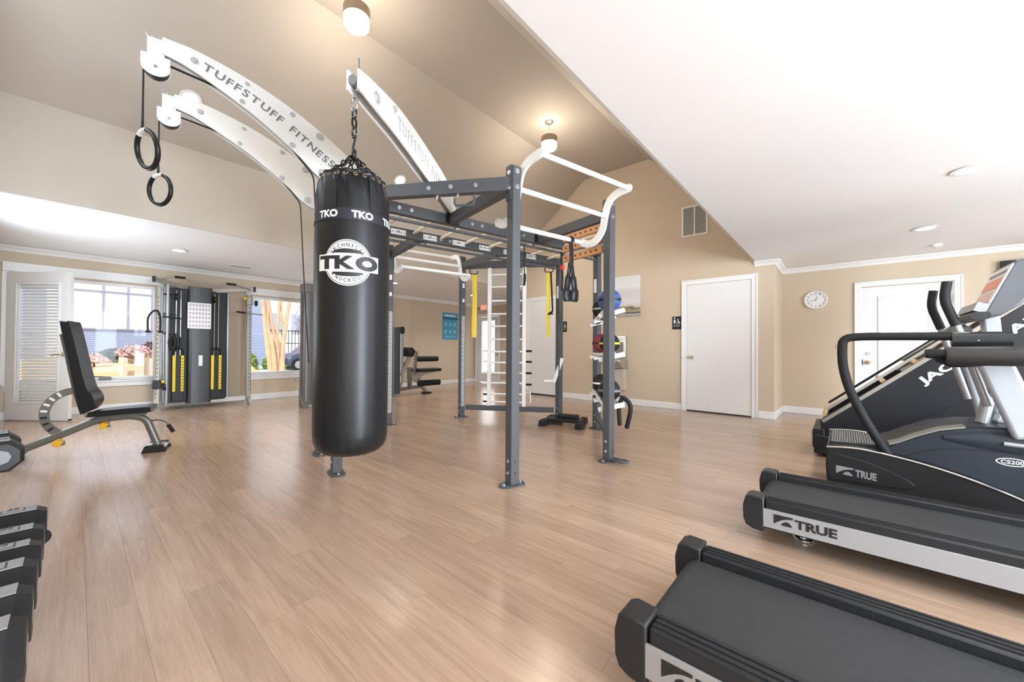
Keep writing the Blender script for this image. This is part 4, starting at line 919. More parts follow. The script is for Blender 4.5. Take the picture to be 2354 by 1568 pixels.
# ------------------------------------------------------------------ cable machine
cm = thing('cable_machine', 'functional cable trainer with two weight stacks and yellow guards under the window wall', 'cable machine', (-8.25, 1.5, 0), PI/2)
M_dark = mat('dark_grey_shroud', (0.06, 0.065, 0.07), 0.35, 0.2, var=0.05)
B().rbox(-0.205, 0.125, -0.10, 0.16, 0.085, 2.07, 0.05).build('centre_column', M_dark, cm)
B().box(-0.47, -0.205, -0.02, 0.24, 0.11, 2.03).build('weight_shroud', M_black, cm, bevel=0.01); B().box(0.125, 0.36, 0.0, 0.24, 0.11, 2.03).build('weight_shroud', M_black, cm, bevel=0.01)
B().box(-0.535, -0.47, -0.04, 0.24, 0.10, 2.04).build('shroud_edge', M_silver, cm, bevel=0.015); B().box(0.36, 0.40, 0.0, 0.24, 0.10, 2.04).build('shroud_edge', M_silver, cm, bevel=0.012)
for x_ in (-0.60, 0.70):
    u_ = B().box(x_-0.038, x_+0.038, -0.06, 0.03, 0.05, 2.03).build('upright', M_champ, cm, bevel=0.006)
    b = B()
    for i in range(24): b.cyl((x_, -0.061, 0.28+i*0.068), (x_, -0.0595, 0.28+i*0.068), 0.009, 8)
    b.build('hole_row', M_ink, u_)
    B().plate([(-0.035, 0.03), (0.05, 0.17), (0.05, 0.24), (0.0, 0.12), (-0.20, 0.028), (-0.24, 0.0), (-0.02, 0.0)], (x_, -0.06, 0), (0, 1, 0), (0, 0, 1), -0.035, 0.035).build('foot', M_champ, cm, bevel=0.005)
    s_ = 1 if x_ > 0 else -1
    B().beam((x_, 0.0, 0.10), (-0.04+0.17*s_, 0.05, 0.10), 0.06, 0.09).build('base_beam', M_champ, cm, bevel=0.005)
    B().beam((x_+0.06*s_, -0.10, 2.13), (-0.04+0.10*s_, 0.06, 2.03), 0.05, 0.075).build('top_arm', M_champ, cm, bevel=0.006)
    B().box(x_+0.06*s_-0.02, x_+0.06*s_+0.02, -0.14, -0.06, 2.085, 2.175).build('arm_cap', M_black, cm, bevel=0.006)
    # pulley carriage
    z_ = 1.92 if x_ > 0 else 0.44
    ca = B().box(x_-0.05, x_+0.05, -0.10, 0.05, z_-0.08, z_+0.06).build('pulley_carriage', M_black if x_ < 0 else M_champ, cm, bevel=0.008)
    B().cyl((x_-0.055*s_, -0.07, z_+0.03), (x_-0.10*s_, -0.07, z_+0.03), 0.026, 14).build('selector_knob', M_yel, ca)
    B().cyl((x_+0.075, -0.12, z_-0.05), (x_+0.105, -0.12, z_-0.05), 0.055, 20).build('pulley_wheel', M_black, ca)
    B().cyl((x_+0.02*s_, -0.10, 0.20), (x_+0.02*s_, -0.10, 2.02), 0.0025, 6).build('cable', M_black, cm)
B().cyl((-0.485, -0.12, 0.10), (-0.485, -0.12, 2.06), 0.026, 14).build('guide_pole', M_silver, cm)
for z_ in (1.90, 1.58, 1.26): B().cyl((-0.54, -0.13, z_), (-0.42, -0.13, z_), 0.012, 8).build('accessory_hook', M_black, cm)
for x_ in (-0.335, 0.19):
    ws = B().box(x_-0.075, x_+0.075, -0.085, -0.02, 0.14, 0.90).build('weight_stack', M_black, cm, bevel=0.004)
    for dx in (-0.055, 0.055): B().box(x_+dx-0.020, x_+dx+0.020, -0.105, -0.085, 0.30, 0.90).build('stack_guard', M_yel, ws, bevel=0.004)
    b = B()
    for i in range(11): b.box(x_+0.055-0.012, x_+0.055+0.012, -0.1065, -0.105, 0.34+i*0.05, 0.352+i*0.05)
    b.build('weight_marks', M_ink, ws)
    B().tube(smooth([(x_-0.06, -0.06, 0.90), (x_-0.05, -0.07, 0.99), (x_, -0.07, 1.02), (x_+0.05, -0.07, 0.99), (x_+0.06, -0.06, 0.90)], 4), 0.016, 8).build('stack_head', M_black, ws)
    for dx in (-0.03, 0.03): B().cyl((x_+dx, -0.05, 0.90), (x_+dx, -0.05, 1.98), 0.008, 8).build('guide_rod', M_chrome, cm)
    B().cyl((x_-0.05, -0.06, 1.88), (x_-0.02, -0.06, 1.88), 0.06, 18).build('pulley_wheel', M_black, cm)
pc = B().box(-0.225, 0.10, -0.108, -0.1005, 1.36, 1.80).build('exercise_chart', M_print, cm)
for r_ in range(6):
    for c_ in range(7):
        x_, z_ = -0.205+c_*0.044, 1.385+r_*0.070
        B().box(x_, x_+0.028, -0.1092, -0.108, z_, z_+0.045).build('chart_picture', mat('chart_grey', (0.45, 0.43, 0.50), 0.6), pc)
B().box(-0.065, -0.01, -0.108, -0.1005, 0.72, 0.90).build('instruction_label', M_print, cm)
B().tube(fillet([(-0.60, -0.12, 2.14), (-0.42, -0.16, 2.19), (-0.28, -0.17, 2.19), (-0.20, -0.16, 2.14), (0.20, -0.16, 2.12), (0.30, -0.17, 2.17), (0.44, -0.17, 2.17), (0.70, -0.12, 2.11)], 0.05), 0.016, 10).build('pull_up_bar', M_champ, cm)
for x0, x1, z_ in ((-0.41, -0.27, 2.192), (0.30, 0.45, 2.172)): B().cyl((x0, -0.167, z_), (x1, -0.17, z_), 0.021, 12).build('pull_up_grip', M_rub, cm)
def hang(name, lab, pth, r, mt, ends=None):
    o = thing(name, lab, 'cable handle', (-8.25, 1.5, 0), PI/2); B().tube(smooth(pth, 5), r, 8).build('strap', mt, o)
    for e_ in ends or []: B().cyl(*e_).build('grip', M_rub, o)
hang('rope_handle', 'black tricep rope hooked on the left upright of the cable trainer', [(-0.72, -0.09, 1.30), (-0.72, -0.09, 1.50), (-0.66, -0.09, 1.615), (-0.60, -0.09, 1.615), (-0.57, -0.09, 1.50), (-0.57, -0.09, 1.30)], 0.013, M_rub, [((-0.72, -0.09, 1.27), (-0.72, -0.09, 1.30), 0.03, 12), ((-0.57, -0.09, 1.27), (-0.57, -0.09, 1.30), 0.03, 12)])
hang('straight_bar', 'short black straight bar hooked beside the tricep rope', [(-0.55, -0.14, 1.535), (-0.32, -0.14, 1.515)], 0.014, M_rub)
hang('lat_bar', 'long straight bar hooked on the right upright of the cable trainer', [(0.48, -0.12, 1.69), (0.90, -0.12, 1.66)], 0.012, M_champ, [((0.48, -0.12, 1.69), (0.62, -0.12, 1.68), 0.017, 10)])
hang('ankle_strap', 'black ankle straps hanging from the accessory hooks of the cable trainer', [(-0.42, -0.15, 1.26), (-0.38, -0.15, 1.12), (-0.42, -0.15, 1.00), (-0.46, -0.15, 1.12), (-0.42, -0.15, 1.25)], 0.024, M_rub)

# ------------------------------------------------------------------ weight tower and leg machine
def tower(name, lab, cat, loc):
    t = thing(name, lab, cat, loc, PI/2)
    B().rbox(-0.12, 0.10, -0.11, 0.11, 0.10, 2.12, 0.06).build('shroud', mat('taupe_shroud', (0.12, 0.108, 0.10), 0.35, 0.3), t)
    B().rbox(-0.127, 0.107, -0.117, 0.117, 2.0, 2.17, 0.06).build('top_cap', mat('taupe_cap', (0.15, 0.135, 0.12), 0.5), t, bevel=0.02)
    B().box(0.10, 0.115, -0.09, 0.09, 0.12, 2.0).build('weight_slot', M_black, t)
    B().rbox(0.135, 0.245, -0.07, 0.06, 0.06, 2.02, 0.04).build('front_column', M_silver, t)
    B().rbox(0.13, 0.25, -0.075, 0.065, 2.0, 2.10, 0.04).build('column_cap', M_dark, t)
    for x_ in (-0.10, 0.19):
        B().plate([(0.07, 0.34), (0.03, 0.20), (-0.08, 0.06), (-0.18, 0.012), (-0.18, 0.0), (0.09, 0.0), (0.10, 0.30)], (x_, -0.06, 0), (0, 1, 0), (0, 0, 1), -0.04, 0.04).build('foot', M_champ if x_ > 0 else M_gun, t, bevel=0.006)
    B().box(-0.10, 0.20, -0.02, 0.06, 0.03, 0.10).build('base_beam', M_gun, t)
    return t
tower('weight_machine', 'tall taupe weight-stack tower standing behind the punching bag', 'weight machine', (-7.0, 2.80, 0))
lg = thing('leg_machine', 'seated leg machine with three black foam rollers by the far wall', 'leg machine', (-7.2, 5.2, 0), PI/2)
B().rbox(-0.62, -0.40, -0.12, 0.14, 0.06, 1.50, 0.05).build('shroud', M_dark, lg); B().rbox(-0.395, -0.285, -0.06, 0.08, 0.30, 1.51, 0.035).build('front_column', M_silver, lg); B().rbox(-0.40, -0.28, -0.065, 0.085, 1.36, 1.525, 0.05, 'Y').build('column_cap', M_black, lg)
B().plate([(-0.40, 0.30), (-0.29, 0.40), (-0.29, 0.24), (-0.38, 0.06), (-0.52, 0.0), (-0.60, 0.0), (-0.46, 0.10)], (0, 0, 0), (1, 0, 0), (0, 0, 1), -0.10, 0.02).build('foot', M_silver, lg, bevel=0.006)
B().beam((-0.36, -0.04, 0.45), (-0.10, -0.06, 0.93), 0.07, 0.10, (0, 1, 0)).build('back_frame', M_champ, lg, bevel=0.008)
B().plate(sm2([(-0.22, 0.90), (-0.23, 1.02), (-0.15, 1.07), (-0.06, 1.0), (-0.08, 0.90), (-0.14, 0.86)], 4, True), (0, 0, 0), (1, 0, 0), (0, 0, 1), -0.16, 0.16).build('back_pad', M_rub, lg, bevel=0.015)
B().cyl((-0.07, -0.12, 0.93), (-0.07, 0.10, 0.93), 0.05, 16).build('cam', M_silver, lg)
B().beam((0.05, -0.05, 0.99), (0.0, -0.05, 0.45), 0.05, 0.06).build('roller_arm', M_gun, lg, bevel=0.005)
B().sphere((0.05, -0.05, 0.99), 0.045, 12).build('arm_knob', M_brass, lg)
B().beam((-0.12, -0.02, 0.62), (-0.10, -0.02, 0.16), 0.07, 0.09, (0, 1, 0)).build('pivot_link', M_gun, lg, bevel=0.006)
for z_, x0, x1, r in ((0.805, 0.08, 0.66, 0.062), (0.245, 0.12, 0.73, 0.068)):
    rl_ = B().lathe([(0.012, x0-0.03), (0.02, x0), (r*0.9, x0), (r, x0+0.015), (r, x1-0.015), (r*0.9, x1), (0.03, x1), (0.015, x1+0.03)], 18, (0, -0.05, z_), 'X').build('foam_roller', M_rub, lg)
slab = B().rbox(0.02, 0.67, -0.20, 0.16, 0.515, 0.585, 0.03, 'X').build('seat', M_vinyl, lg)
B().plate([(-0.10, 0.50), (0.62, 0.515), (0.58, 0.49), (0.30, 0.45), (0.10, 0.36), (-0.14, 0.38)], (0, 0, 0), (1, 0, 0), (0, 0, 1), -0.06, 0.06).build('seat_frame', M_champ, lg)
B().beam((0.16, 0, 0.45), (0.17, 0, 0.26), 0.07, 0.06).build('front_post', M_champ, lg); B().beam((0.14, 0, 0.30), (0.38, 0, 0.03), 0.06, 0.06).build('front_leg', M_champ, lg)
B().beam((0.15, 0, 0.26), (-0.10, 0, 0.42), 0.05, 0.05).build('brace', M_champ, lg); B().beam((-0.36, 0, 0.14), (0.2, 0, 0.17), 0.06, 0.07).build('base_beam', M_gun, lg)
B().box(0.30, 0.46, -0.09, 0.09, 0.0, 0.03).build('foot_pad', M_rub, lg)

# ------------------------------------------------------------------ dumbbells and rack
rk = thing('dumbbell_rack', 'grey dumbbell rack holding the row of octagonal dumbbells', 'rack', (-1.65, -0.42, 0))
for x_ in (-0.74, 0.74):
    B().plate([(-0.25, 0), (0.22, 0), (0.22, 0.05), (0.12, 0.10), (0.20, 0.25), (-0.10, 0.25), (-0.20, 0.10)], (x_, 0, 0), (0, 1, 0), (0, 0, 1), -0.03, 0.03).build('side_frame', M_gun, rk, bevel=0.005)
for y_ in (0.00, 0.24): B().box(-0.76, 0.76, y_-0.02, y_+0.02, 0.25, 0.27).build('lower_rail', M_gun, rk, bevel=0.003)
B().box(-0.72, 0.72, -0.08, 0.0, 0.10, 0.14).build('stretcher', M_gun, rk)
for x_ in (-0.70, 0.70): B().beam((x_, -0.08, 0.22), (x_, 0.24, 0.235), 0.04, 0.03).build('rail_bracket', M_gun, rk)
B().sphere((-0.66, 0.338, 0.30), 0.030, 12).build('rail_end_cap', M_rub, rk); B().beam((-0.70, 0.24, 0.26), (-0.66, 0.35, 0.295), 0.03, 0.03).build('rail_end', M_gun, rk)
M_hex = mat('urethane_head', (0.012, 0.0125, 0.013), 0.42, var=0.1, scale=30, spec=0.3)
M_hexp = mat('grey_head_plate', (0.24, 0.24, 0.25), 0.45, 0.0)
def hexhead(c, r, y0, y1, ch):
    b = B(); n6 = 8
    ro = [PI/8+PI/4*i for i in range(8)]
    lay = [(r*0.80, y0), (r, y0+ch), (r, y1-ch), (r*0.80, y1)]
    for rr, y_ in lay:
        for t in ro: b.v.append(Vector((c[0]+rr*math.cos(t), y_, c[2]+rr*math.sin(t))))
    for i in range(3):
        for j in range(8): b.f.append((i*8+j, i*8+(j+1) % 8, (i+1)*8+(j+1) % 8, (i+1)*8+j))
    b.f += [tuple(range(7, -1, -1)), tuple(range(24, 32))]; return b
def dumbbell(lab, x, y, z, r, num, rz=0.0, group='octagonal dumbbells on the rack'):
    # axis along local y; z is the underside of the heads
    d_ = thing('dumbbell', lab, 'dumbbell', (x, y, z), rz, group)
    c = (0, 0, r*math.cos(PI/8))
    for y0, y1 in ((0.055, 0.225), (-0.225, -0.055)):
        hd = hexhead(c, r, y0, y1, 0.028).build('head', M_hex, d_, ang=20)
        zt = c[2]+r*math.cos(PI/8)
        w_ = r*math.sin(PI/8)*0.98
        B().box(-w_, w_, y0+0.026, y1-0.026, zt-0.001, zt+0.0025).build('lit_facet_plate', M_hexp, hd)  # grey laid over the top facet for the ceiling light it reflects
        B().box(-w_*0.72, w_*0.72, y0+0.055, y1-0.055, zt+0.0025, zt+0.0032).build('number_field', M_ink, hd)
        B().box(-w_*0.62, w_*0.62, y0+0.060, y1-0.060, zt+0.0032, zt+0.0038).build('number_field_inner', M_hexp, hd)
        t_ = fit(text(num, bold=0.03), w_*1.05, 0.032)
        B().flat(t_, fr((w_*0.02, (y0+y1)/2-w_*0.52, zt+0.0038), (0, 1, 0), (-1, 0, 0), 0.0008)).build('numeral', M_ink, hd)
        ye = y1 if y0 > 0 else y0
        B().flat(disc(0, c[2], r*0.42, 8), lambda a, b_, ye=ye: Vector((a, ye+(0.001 if ye > 0 else -0.001), b_))).build('end_disc', M_hexp, hd)
    B().lathe([(0.014, -0.058), (0.016, -0.03), (0.0175, 0), (0.016, 0.03), (0.014, 0.058)], 14, c, 'Y').build('handle', M_chrome, d_)
    return d_
for i, (x_, nm) in enumerate(((-2.335, '35'), (-2.13, '35'), (-1.985, '35'), (-1.755, '35'), (-1.575, '35'), (-1.39, '35'))):
    r_ = (0.078, 0.074, 0.070, 0.082, 0.082, 0.084)[i]
    dumbbell(['octagonal black dumbbell on the lower tier, the farthest from the treadmills', 'second octagonal black dumbbell from the bench end of the lower tier', 'smallest octagonal black dumbbell, third from the bench end of the tier', 'fourth octagonal black dumbbell from the bench end of the lower tier', 'fifth octagonal black dumbbell from the bench end of the lower tier', 'sixth octagonal black dumbbell from the bench end of the lower tier'][i], x_, -0.292, 0.2705, r_, nm)
sd_ = thing('dumbbell_stand', 'small grey saddle stand under the single dumbbell near the bench', 'stand', (-3.42, -0.32, 0))
B().box(-0.20, 0.12, -0.20, -0.04, 0, 0.03).build('foot', M_gun, sd_, bevel=0.005); B().box(-0.07, 0.01, -0.15, -0.07, 0.03, 0.36).build('column', M_gun, sd_, bevel=0.006)
B().box(-0.24, 0.20, -0.12, 0.05, 0.36, 0.39).build('saddle', M_gun, sd_, bevel=0.005)
dumbbell('octagonal dumbbell lying alone end-on, away from the row', -3.40, -0.275, 0.391, 0.088, '50', -PI/2+0.10)

# ------------------------------------------------------------------ treadmills
M_belt = mat('treadmill_belt', (0.034, 0.035, 0.037), 0.6, spec=0.3, var=0.18, scale=30, bump=0.25, bscale=500)
M_tblk = mat('treadmill_black', (0.016, 0.017, 0.019), 0.38, spec=0.4, var=0.1)
M_alu = mat('satin_aluminium', (0.33, 0.325, 0.33), 0.36, 0.2, var=0.03)
def treadmill(lab, x0, y0):
    t = thing('treadmill', lab, 'treadmill', (x0, y0, 0), 0); L_ = 1.95; W_ = 0.66
    # belt loop
    r = 0.045; zc_ = 0.17; pts = [(0.03+r+r*math.cos(a), zc_+r*math.sin(a)) for a in [PI/2+PI*i/10 for i in range(11)]]
    B().plate([(L_-0.35, zc_+r)]+pts+[(L_-0.35, zc_-r)], (0, 0, 0), (1, 0, 0), (0, 0, 1), -(W_-0.10), -0.10).build('belt', M_belt, t, ang=50)
    for s_, ya, yb in ((-1, 0.0, 0.098), (1, W_-0.098, W_)):
        ra = B().box(0.085, L_-0.30, ya+0.004, yb-0.004, 0.19, 0.248).build('foot_rail', M_tblk, t, bevel=0.008)
        for k in range(3): B().box(0.09, L_-0.30, ya+0.020+k*0.024, ya+0.026+k*0.024, 0.248, 0.2515).build('rail_rib', M_rub, ra)
        po = ya if s_ < 0 else yb
        sp_ = B().box(0.075, L_-0.10, po-0.006 if s_ < 0 else po-0.004, po+0.004 if s_ < 0 else po+0.006, 0.108, 0.205).build('side_panel', M_alu, t, bevel=0.002)
        B().box(0.075, L_-0.1, (ya+yb)/2-0.04, (ya+yb)/2+0.04, 0.10, 0.19).build('side_beam', M_black, t)
        cp_ = [(-0.012, 0.13), (0.0, 0.098), (0.03, 0.082), (0.082, 0.078), (0.082, 0.258), (0.02, 0.262), (-0.002, 0.250), (-0.014, 0.20)]
        B().plate(cp_, (0, 0, 0), (1, 0, 0), (0, 0, 1), -yb-0.006 if s_ > 0 else -yb, -ya if s_ > 0 else -ya+0.008).build('rear_cap', M_tblk, t, bevel=0.006)
        yl = 0.235 if s_ < 0 else W_-0.235; f_ = B().cyl((0.232, yl, 0.0), (0.232, yl, 0.018), 0.046, 20).build('leveller_foot', M_chrome, t, bevel=0.006); B().cyl((0.232, yl, 0.012), (0.232, yl, 0.13), 0.014, 10).build('foot_stem', M_zinc, f_)
        B().cyl((L_-0.4, (ya+yb)/2, 0.0), (L_-0.4, (ya+yb)/2, 0.11), 0.03, 14).build('front_foot', M_rub, t)
        B().beam((L_-0.40, (ya+yb)/2, 0.10), (L_-0.22, (ya+yb)/2, 1.15), 0.07, 0.11).build('upright', M_silver, t, bevel=0.015)
        B().tube(fillet([(L_-0.22, (ya+yb)/2, 1.08), (L_-0.45, (ya+yb)/2, 1.02), (L_-0.60, (ya+yb)/2, 1.0)], 0.05), 0.028, 12).build('handrail', M_rub, t)
        if s_ < 0: true_logo((0.125, ya-0.006, 0.138), (1, 0, 0), (0, 0, 1), 0.255, 0.050, M_ink, sp_, 0.0015)
    B().cyl((0.03+r, 0.09, zc_), (0.03+r, W_-0.09, zc_), 0.040, 18).build('rear_roller', M_zinc, t)
    B().plate([(L_-0.42, 0.10), (L_-0.42, 0.25), (L_-0.20, 0.34), (L_+0.02, 0.26), (L_+0.05, 0.10)], (0, 0, 0), (1, 0, 0), (0, 0, 1), -W_+0.02, -0.02).build('motor_hood', M_tblk, t, bevel=0.02)
    B().plate([(L_-0.30, 1.10), (L_-0.16, 1.42), (L_-0.10, 1.40), (L_-0.16, 1.10)], (0, 0, 0), (1, 0, 0), (0, 0, 1), -W_+0.02, -0.02).build('console', M_tblk, t, bevel=0.02)
    B().box(L_-0.55, L_-0.25, W_/2-0.22, W_/2+0.22, 0.10, 0.11).build('deck_support', M_black, t)
    return t
treadmill('black and silver treadmill nearest the front wall, next to the dumbbell rack side', -0.50, 1.125)
treadmill('black and silver treadmill standing between the other treadmill and the elliptical', -0.395, 2.515)

# ------------------------------------------------------------------ elliptical trainer
el = thing('elliptical_trainer', 'black elliptical trainer with silver uprights and a chrome-trimmed base', 'elliptical trainer', (0, 4.0, 0))
M_eblk = mat('charcoal_blue_shell', (0.020, 0.024, 0.032), 0.45, spec=0.3, var=0.12, scale=25); M_eside = mat('speckled_black_shell', (0.013, 0.013, 0.014), 0.42, spec=0.3, var=0.3, scale=160)
pod_t = [(-0.085, 0.375), (0.02, 0.388), (0.134, 0.386), (0.33, 0.356), (0.507, 0.312), (0.667, 0.255), (0.80, 0.195), (0.95, 0.12)]
for s_, ya, yb in ((-1, -0.40, -0.27), (1, 0.27, 0.40)):
    pod = B().plate(sm2(pod_t, 4)+[(1.0, 0.075), (0.9, 0.055), (0.3, 0.055), (-0.03, 0.06), (-0.082, 0.12), (-0.09, 0.25)], (0, 0, 0), (1, 0, 0), (0, 0, 1), -yb, -ya).build('side_pod', M_eside, el, bevel=0.008)
    yo = ya-0.004 if s_ < 0 else yb+0.004
    B().tube([(x, yo, z+0.002) for x, z in sm2(pod_t, 4)], 0.009, 8, ry=0.006).build('chrome_trim', M_chrome, pod)
    if s_ < 0:
        em_ = sm2([(-0.075, 0.33), (0.06, 0.325), (0.20, 0.285), (0.33, 0.215), (0.30, 0.175), (0.16, 0.165), (0.0, 0.16), (-0.07, 0.165)], 4, True)
        ob = B().plate(em_, (0, ya, 0), (1, 0, 0), (0, 0, 1), 0.0, 0.012).build('badge_boss', M_eside, pod, bevel=0.005)
        true_logo((-0.035, ya-0.012, 0.205), (1, 0, -0.06), (0, 0, 1), 0.205, 0.055, M_silver, ob, 0.002)
B().plate([(-0.085, 0.10), (-0.085, 0.36), (-0.07, 0.395), (0.21, 0.41), (0.21, 0.10)], (0, 0, 0), (1, 0, 0), (0, 0, 1), -0.27, 0.27).build('rear_housing', M_eside, el, bevel=0.01)
for k in range(18): B().box(-0.06+k*0.0135, -0.053+k*0.0135, -0.26, 0.26, 0.396+k*0.0006, 0.401+k*0.0006).build('tread_rib', M_greyink, el)
body = [(0.21, 0.06), (0.21, 0.415), (0.265, 0.44), (0.358, 0.50), (0.457, 0.555), (0.586, 0.592), (0.81, 0.612), (1.20, 0.60), (1.45, 0.45), (1.55, 0.06)]
bo = B().plate(body, (0, 0, 0), (1, 0, 0), (0, 0, 1), -0.268, 0.268).build('drive_housing', M_eblk, el, bevel=0.02, seg=3)
rim = [(0.23, 0.432), (0.275, 0.452), (0.358, 0.508), (0.457, 0.562), (0.56, 0.592)]
B().plate(rim+[(x, z-0.012) for x, z in rim[::-1]], (0, 0, 0), (1, 0, 0), (0, 0, 1), 0.16, 0.272).build('edge_strip', mat('olive_grey_plastic', (0.20, 0.19, 0.165), 0.5), bo)
B().tube([(0.47, -0.272, 0.51), (0.60, -0.275, 0.515), (0.80, -0.275, 0.508)], [0.004, 0.012, 0.016], 8, ry=0.014).build('pedal_link', M_eblk, bo); B().cyl((0.70, -0.285, 0.512), (1.0, -0.285, 0.505), 0.014, 10).build('link_rod', M_silver, bo)
B().tube([(x, -0.269, z) for x, z in sm2([(0.30, 0.36), (0.45, 0.43), (0.62, 0.455), (0.90, 0.44), (1.2, 0.36)], 5)], 0.003, 6).build('panel_seam', M_ink, bo)
b = B(); of = fr((0.735, -0.2685, 0.405), (1, 0, 0), (0, 0, 1), 0.001)
rgo = [(0.062*math.cos(2*PI*i/32), 0.024*math.sin(2*PI*i/32)) for i in range(32)]; rgi = [(x*0.90, y*0.80) for x, y in rgo]
b.add([of(*q) for q in rgo+rgi], [(i, (i+1) % 32, 32+(i+1) % 32, 32+i) for i in range(32)]); b.build('oval_badge', M_print, bo)
B().flat(fit(text('CS200', bold=0.02), 0.085, 0.022), fr((0.735-0.043, -0.2685, 0.394), (1, 0, 0), (0, 0, 1), 0.0012)).build('lettering', M_print, bo)
# rails, uprights, arms, console
B().tube(fillet([(0.235, -0.30, 0.34), (0.123, -0.30, 0.55), (0.03, -0.30, 0.79), (-0.004, -0.30, 0.97), (0.0, -0.30, 1.145), (0.10, -0.30, 1.155), (0.55, -0.30, 1.15)], 0.16, 8), 0.027, 14).build('grab_rail', M_rub, el)
B().rbox(0.50, 0.73, -0.335, -0.265, 1.085, 1.175, 0.03, 'X').build('pulse_grip', M_tblk, el); B().box(0.60, 0.605, -0.337, -0.335, 1.12, 1.125).build('pulse_mark', M_zinc, el)
B().tube([(0.372, -0.48, 1.04), (0.385, -0.48, 1.04), (0.47, -0.48, 1.04)], [0.024, 0.028, 0.028], 14).build('rail_end', M_rub, el)
B().tube([(0.452, -0.48, 1.028), (0.466, -0.48, 1.028), (0.9, -0.48, 1.03), (1.15, -0.48, 1.03)], [0.048, 0.055, 0.055, 0.055], 18).build('padded_rail', mat('foam_rail', (0.035, 0.034, 0.034), 0.6), el)
B().tube(smooth([(0.42, -0.47, 1.02), (0.48, -0.45, 0.985), (0.56, -0.42, 0.985), (0.66, -0.36, 1.0)], 4), 0.022, 10).build('rail_bracket', M_black, el)
B().beam((0.655, -0.28, 1.03), (0.80, -0.28, 0.56), 0.07, 0.135, (1, 0, 0.3)).build('upright', M_pales, el, bevel=0.02, seg=3)
B().beam((0.668, 0.30, 1.03), (0.765, 0.30, 0.50), 0.06, 0.10, (1, 0, 0.3)).build('upright', M_pales, el, bevel=0.02, seg=3)
B().tube([(0.66, -0.05, 0.60), (0.70, -0.05, 0.84)], 0.030, 12).build('crank_rod', M_silver, el); B().tube([(0.72, -0.02, 0.62), (0.78, -0.02, 0.80)], 0.026, 12).build('crank_rod', M_silver, el)
B().tube([(0.62, -0.12, 1.0), (0.685, -0.12, 0.86)], 0.026, 10).build('link_arm', M_tblk, el); B().sphere((0.69, -0.14, 0.83), 0.042, 14).build('pivot_cap', M_black, el)
for y_ in (-0.20, 0.30):
    B().tube(fillet([(0.498, y_, 1.505), (0.484, y_, 1.39), (0.535, y_, 1.22)], 0.05), 0.024, 12).build('arm_grip', M_rub, el); B().tube([(0.535, y_, 1.225), (0.575, y_, 1.06), (0.66, y_, 0.72)], 0.021, 12).build('swing_arm', M_silver, el)
B().tube(fillet([(0.545, 0.30, 1.18), (0.60, 0.22, 1.24), (0.62, 0.05, 1.20)], 0.04), 0.022, 10).build('inner_handle', M_silver, el)
B().beam((0.70, 0.0, 1.30), (0.75, 0.0, 0.60), 0.085, 0.075).build('console_mast', M_pales, el, bevel=0.015)
cons = [(0.655, 1.325), (0.760, 1.600), (0.790, 1.612), (0.835, 1.590), (0.860, 1.53), (0.845, 1.44), (0.79, 1.34), (0.71, 1.275), (0.655, 1.262), (0.625, 1.275)]
co = B().plate(cons, (0, 0, 0), (1, 0, 0), (0, 0, 1), -0.24, 0.20).build('console', mat('slate_shell', (0.085, 0.09, 0.10), 0.4, var=0.05), el, bevel=0.015, seg=3)
ax_ = Vector((0.105, 0, 0.275)).normalized(); nx_ = Vector((-ax_.z, 0, ax_.x))
def onface(u0, u1, y0, y1, t, nm, mt, par):
    o_ = Vector((0.655, 0, 1.325)); B().add([o_+ax_*u+Vector((0, y_, 0))+nx_*q for q in (-0.001, t) for u, y_ in ((u0, y0), (u1, y0), (u1, y1), (u0, y1))], [(0, 3, 2, 1), (4, 5, 6, 7), (0, 1, 5, 4), (1, 2, 6, 5), (2, 3, 7, 6), (3, 0, 4, 7)]).build(nm, mt, par)
onface(0.025, 0.275, -0.235, 0.195, 0.006, 'display_panel', mat('console_print', (0.70, 0.66, 0.63), 0.35), co)
onface(0.13, 0.20, -0.20, 0.16, 0.008, 'display_window', mat('red_display', (0.72, 0.25, 0.17), 0.4), co)
onface(0.225, 0.245, -0.20, 0.16, 0.008, 'display_title', M_greyink, co)
onface(0.04, 0.11, -0.20, 0.16, 0.008, 'key_field', mat('pink_keys', (0.70, 0.48, 0.42), 0.4), co)
onface(-0.035, 0.02, -0.245, 0.205, 0.05, 'reading_ledge', M_alu, co)
B().rbox(0.585, 0.665, -0.25, 0.21, 1.255, 1.30, 0.018, 'Y').build('console_lip', M_tblk, co)

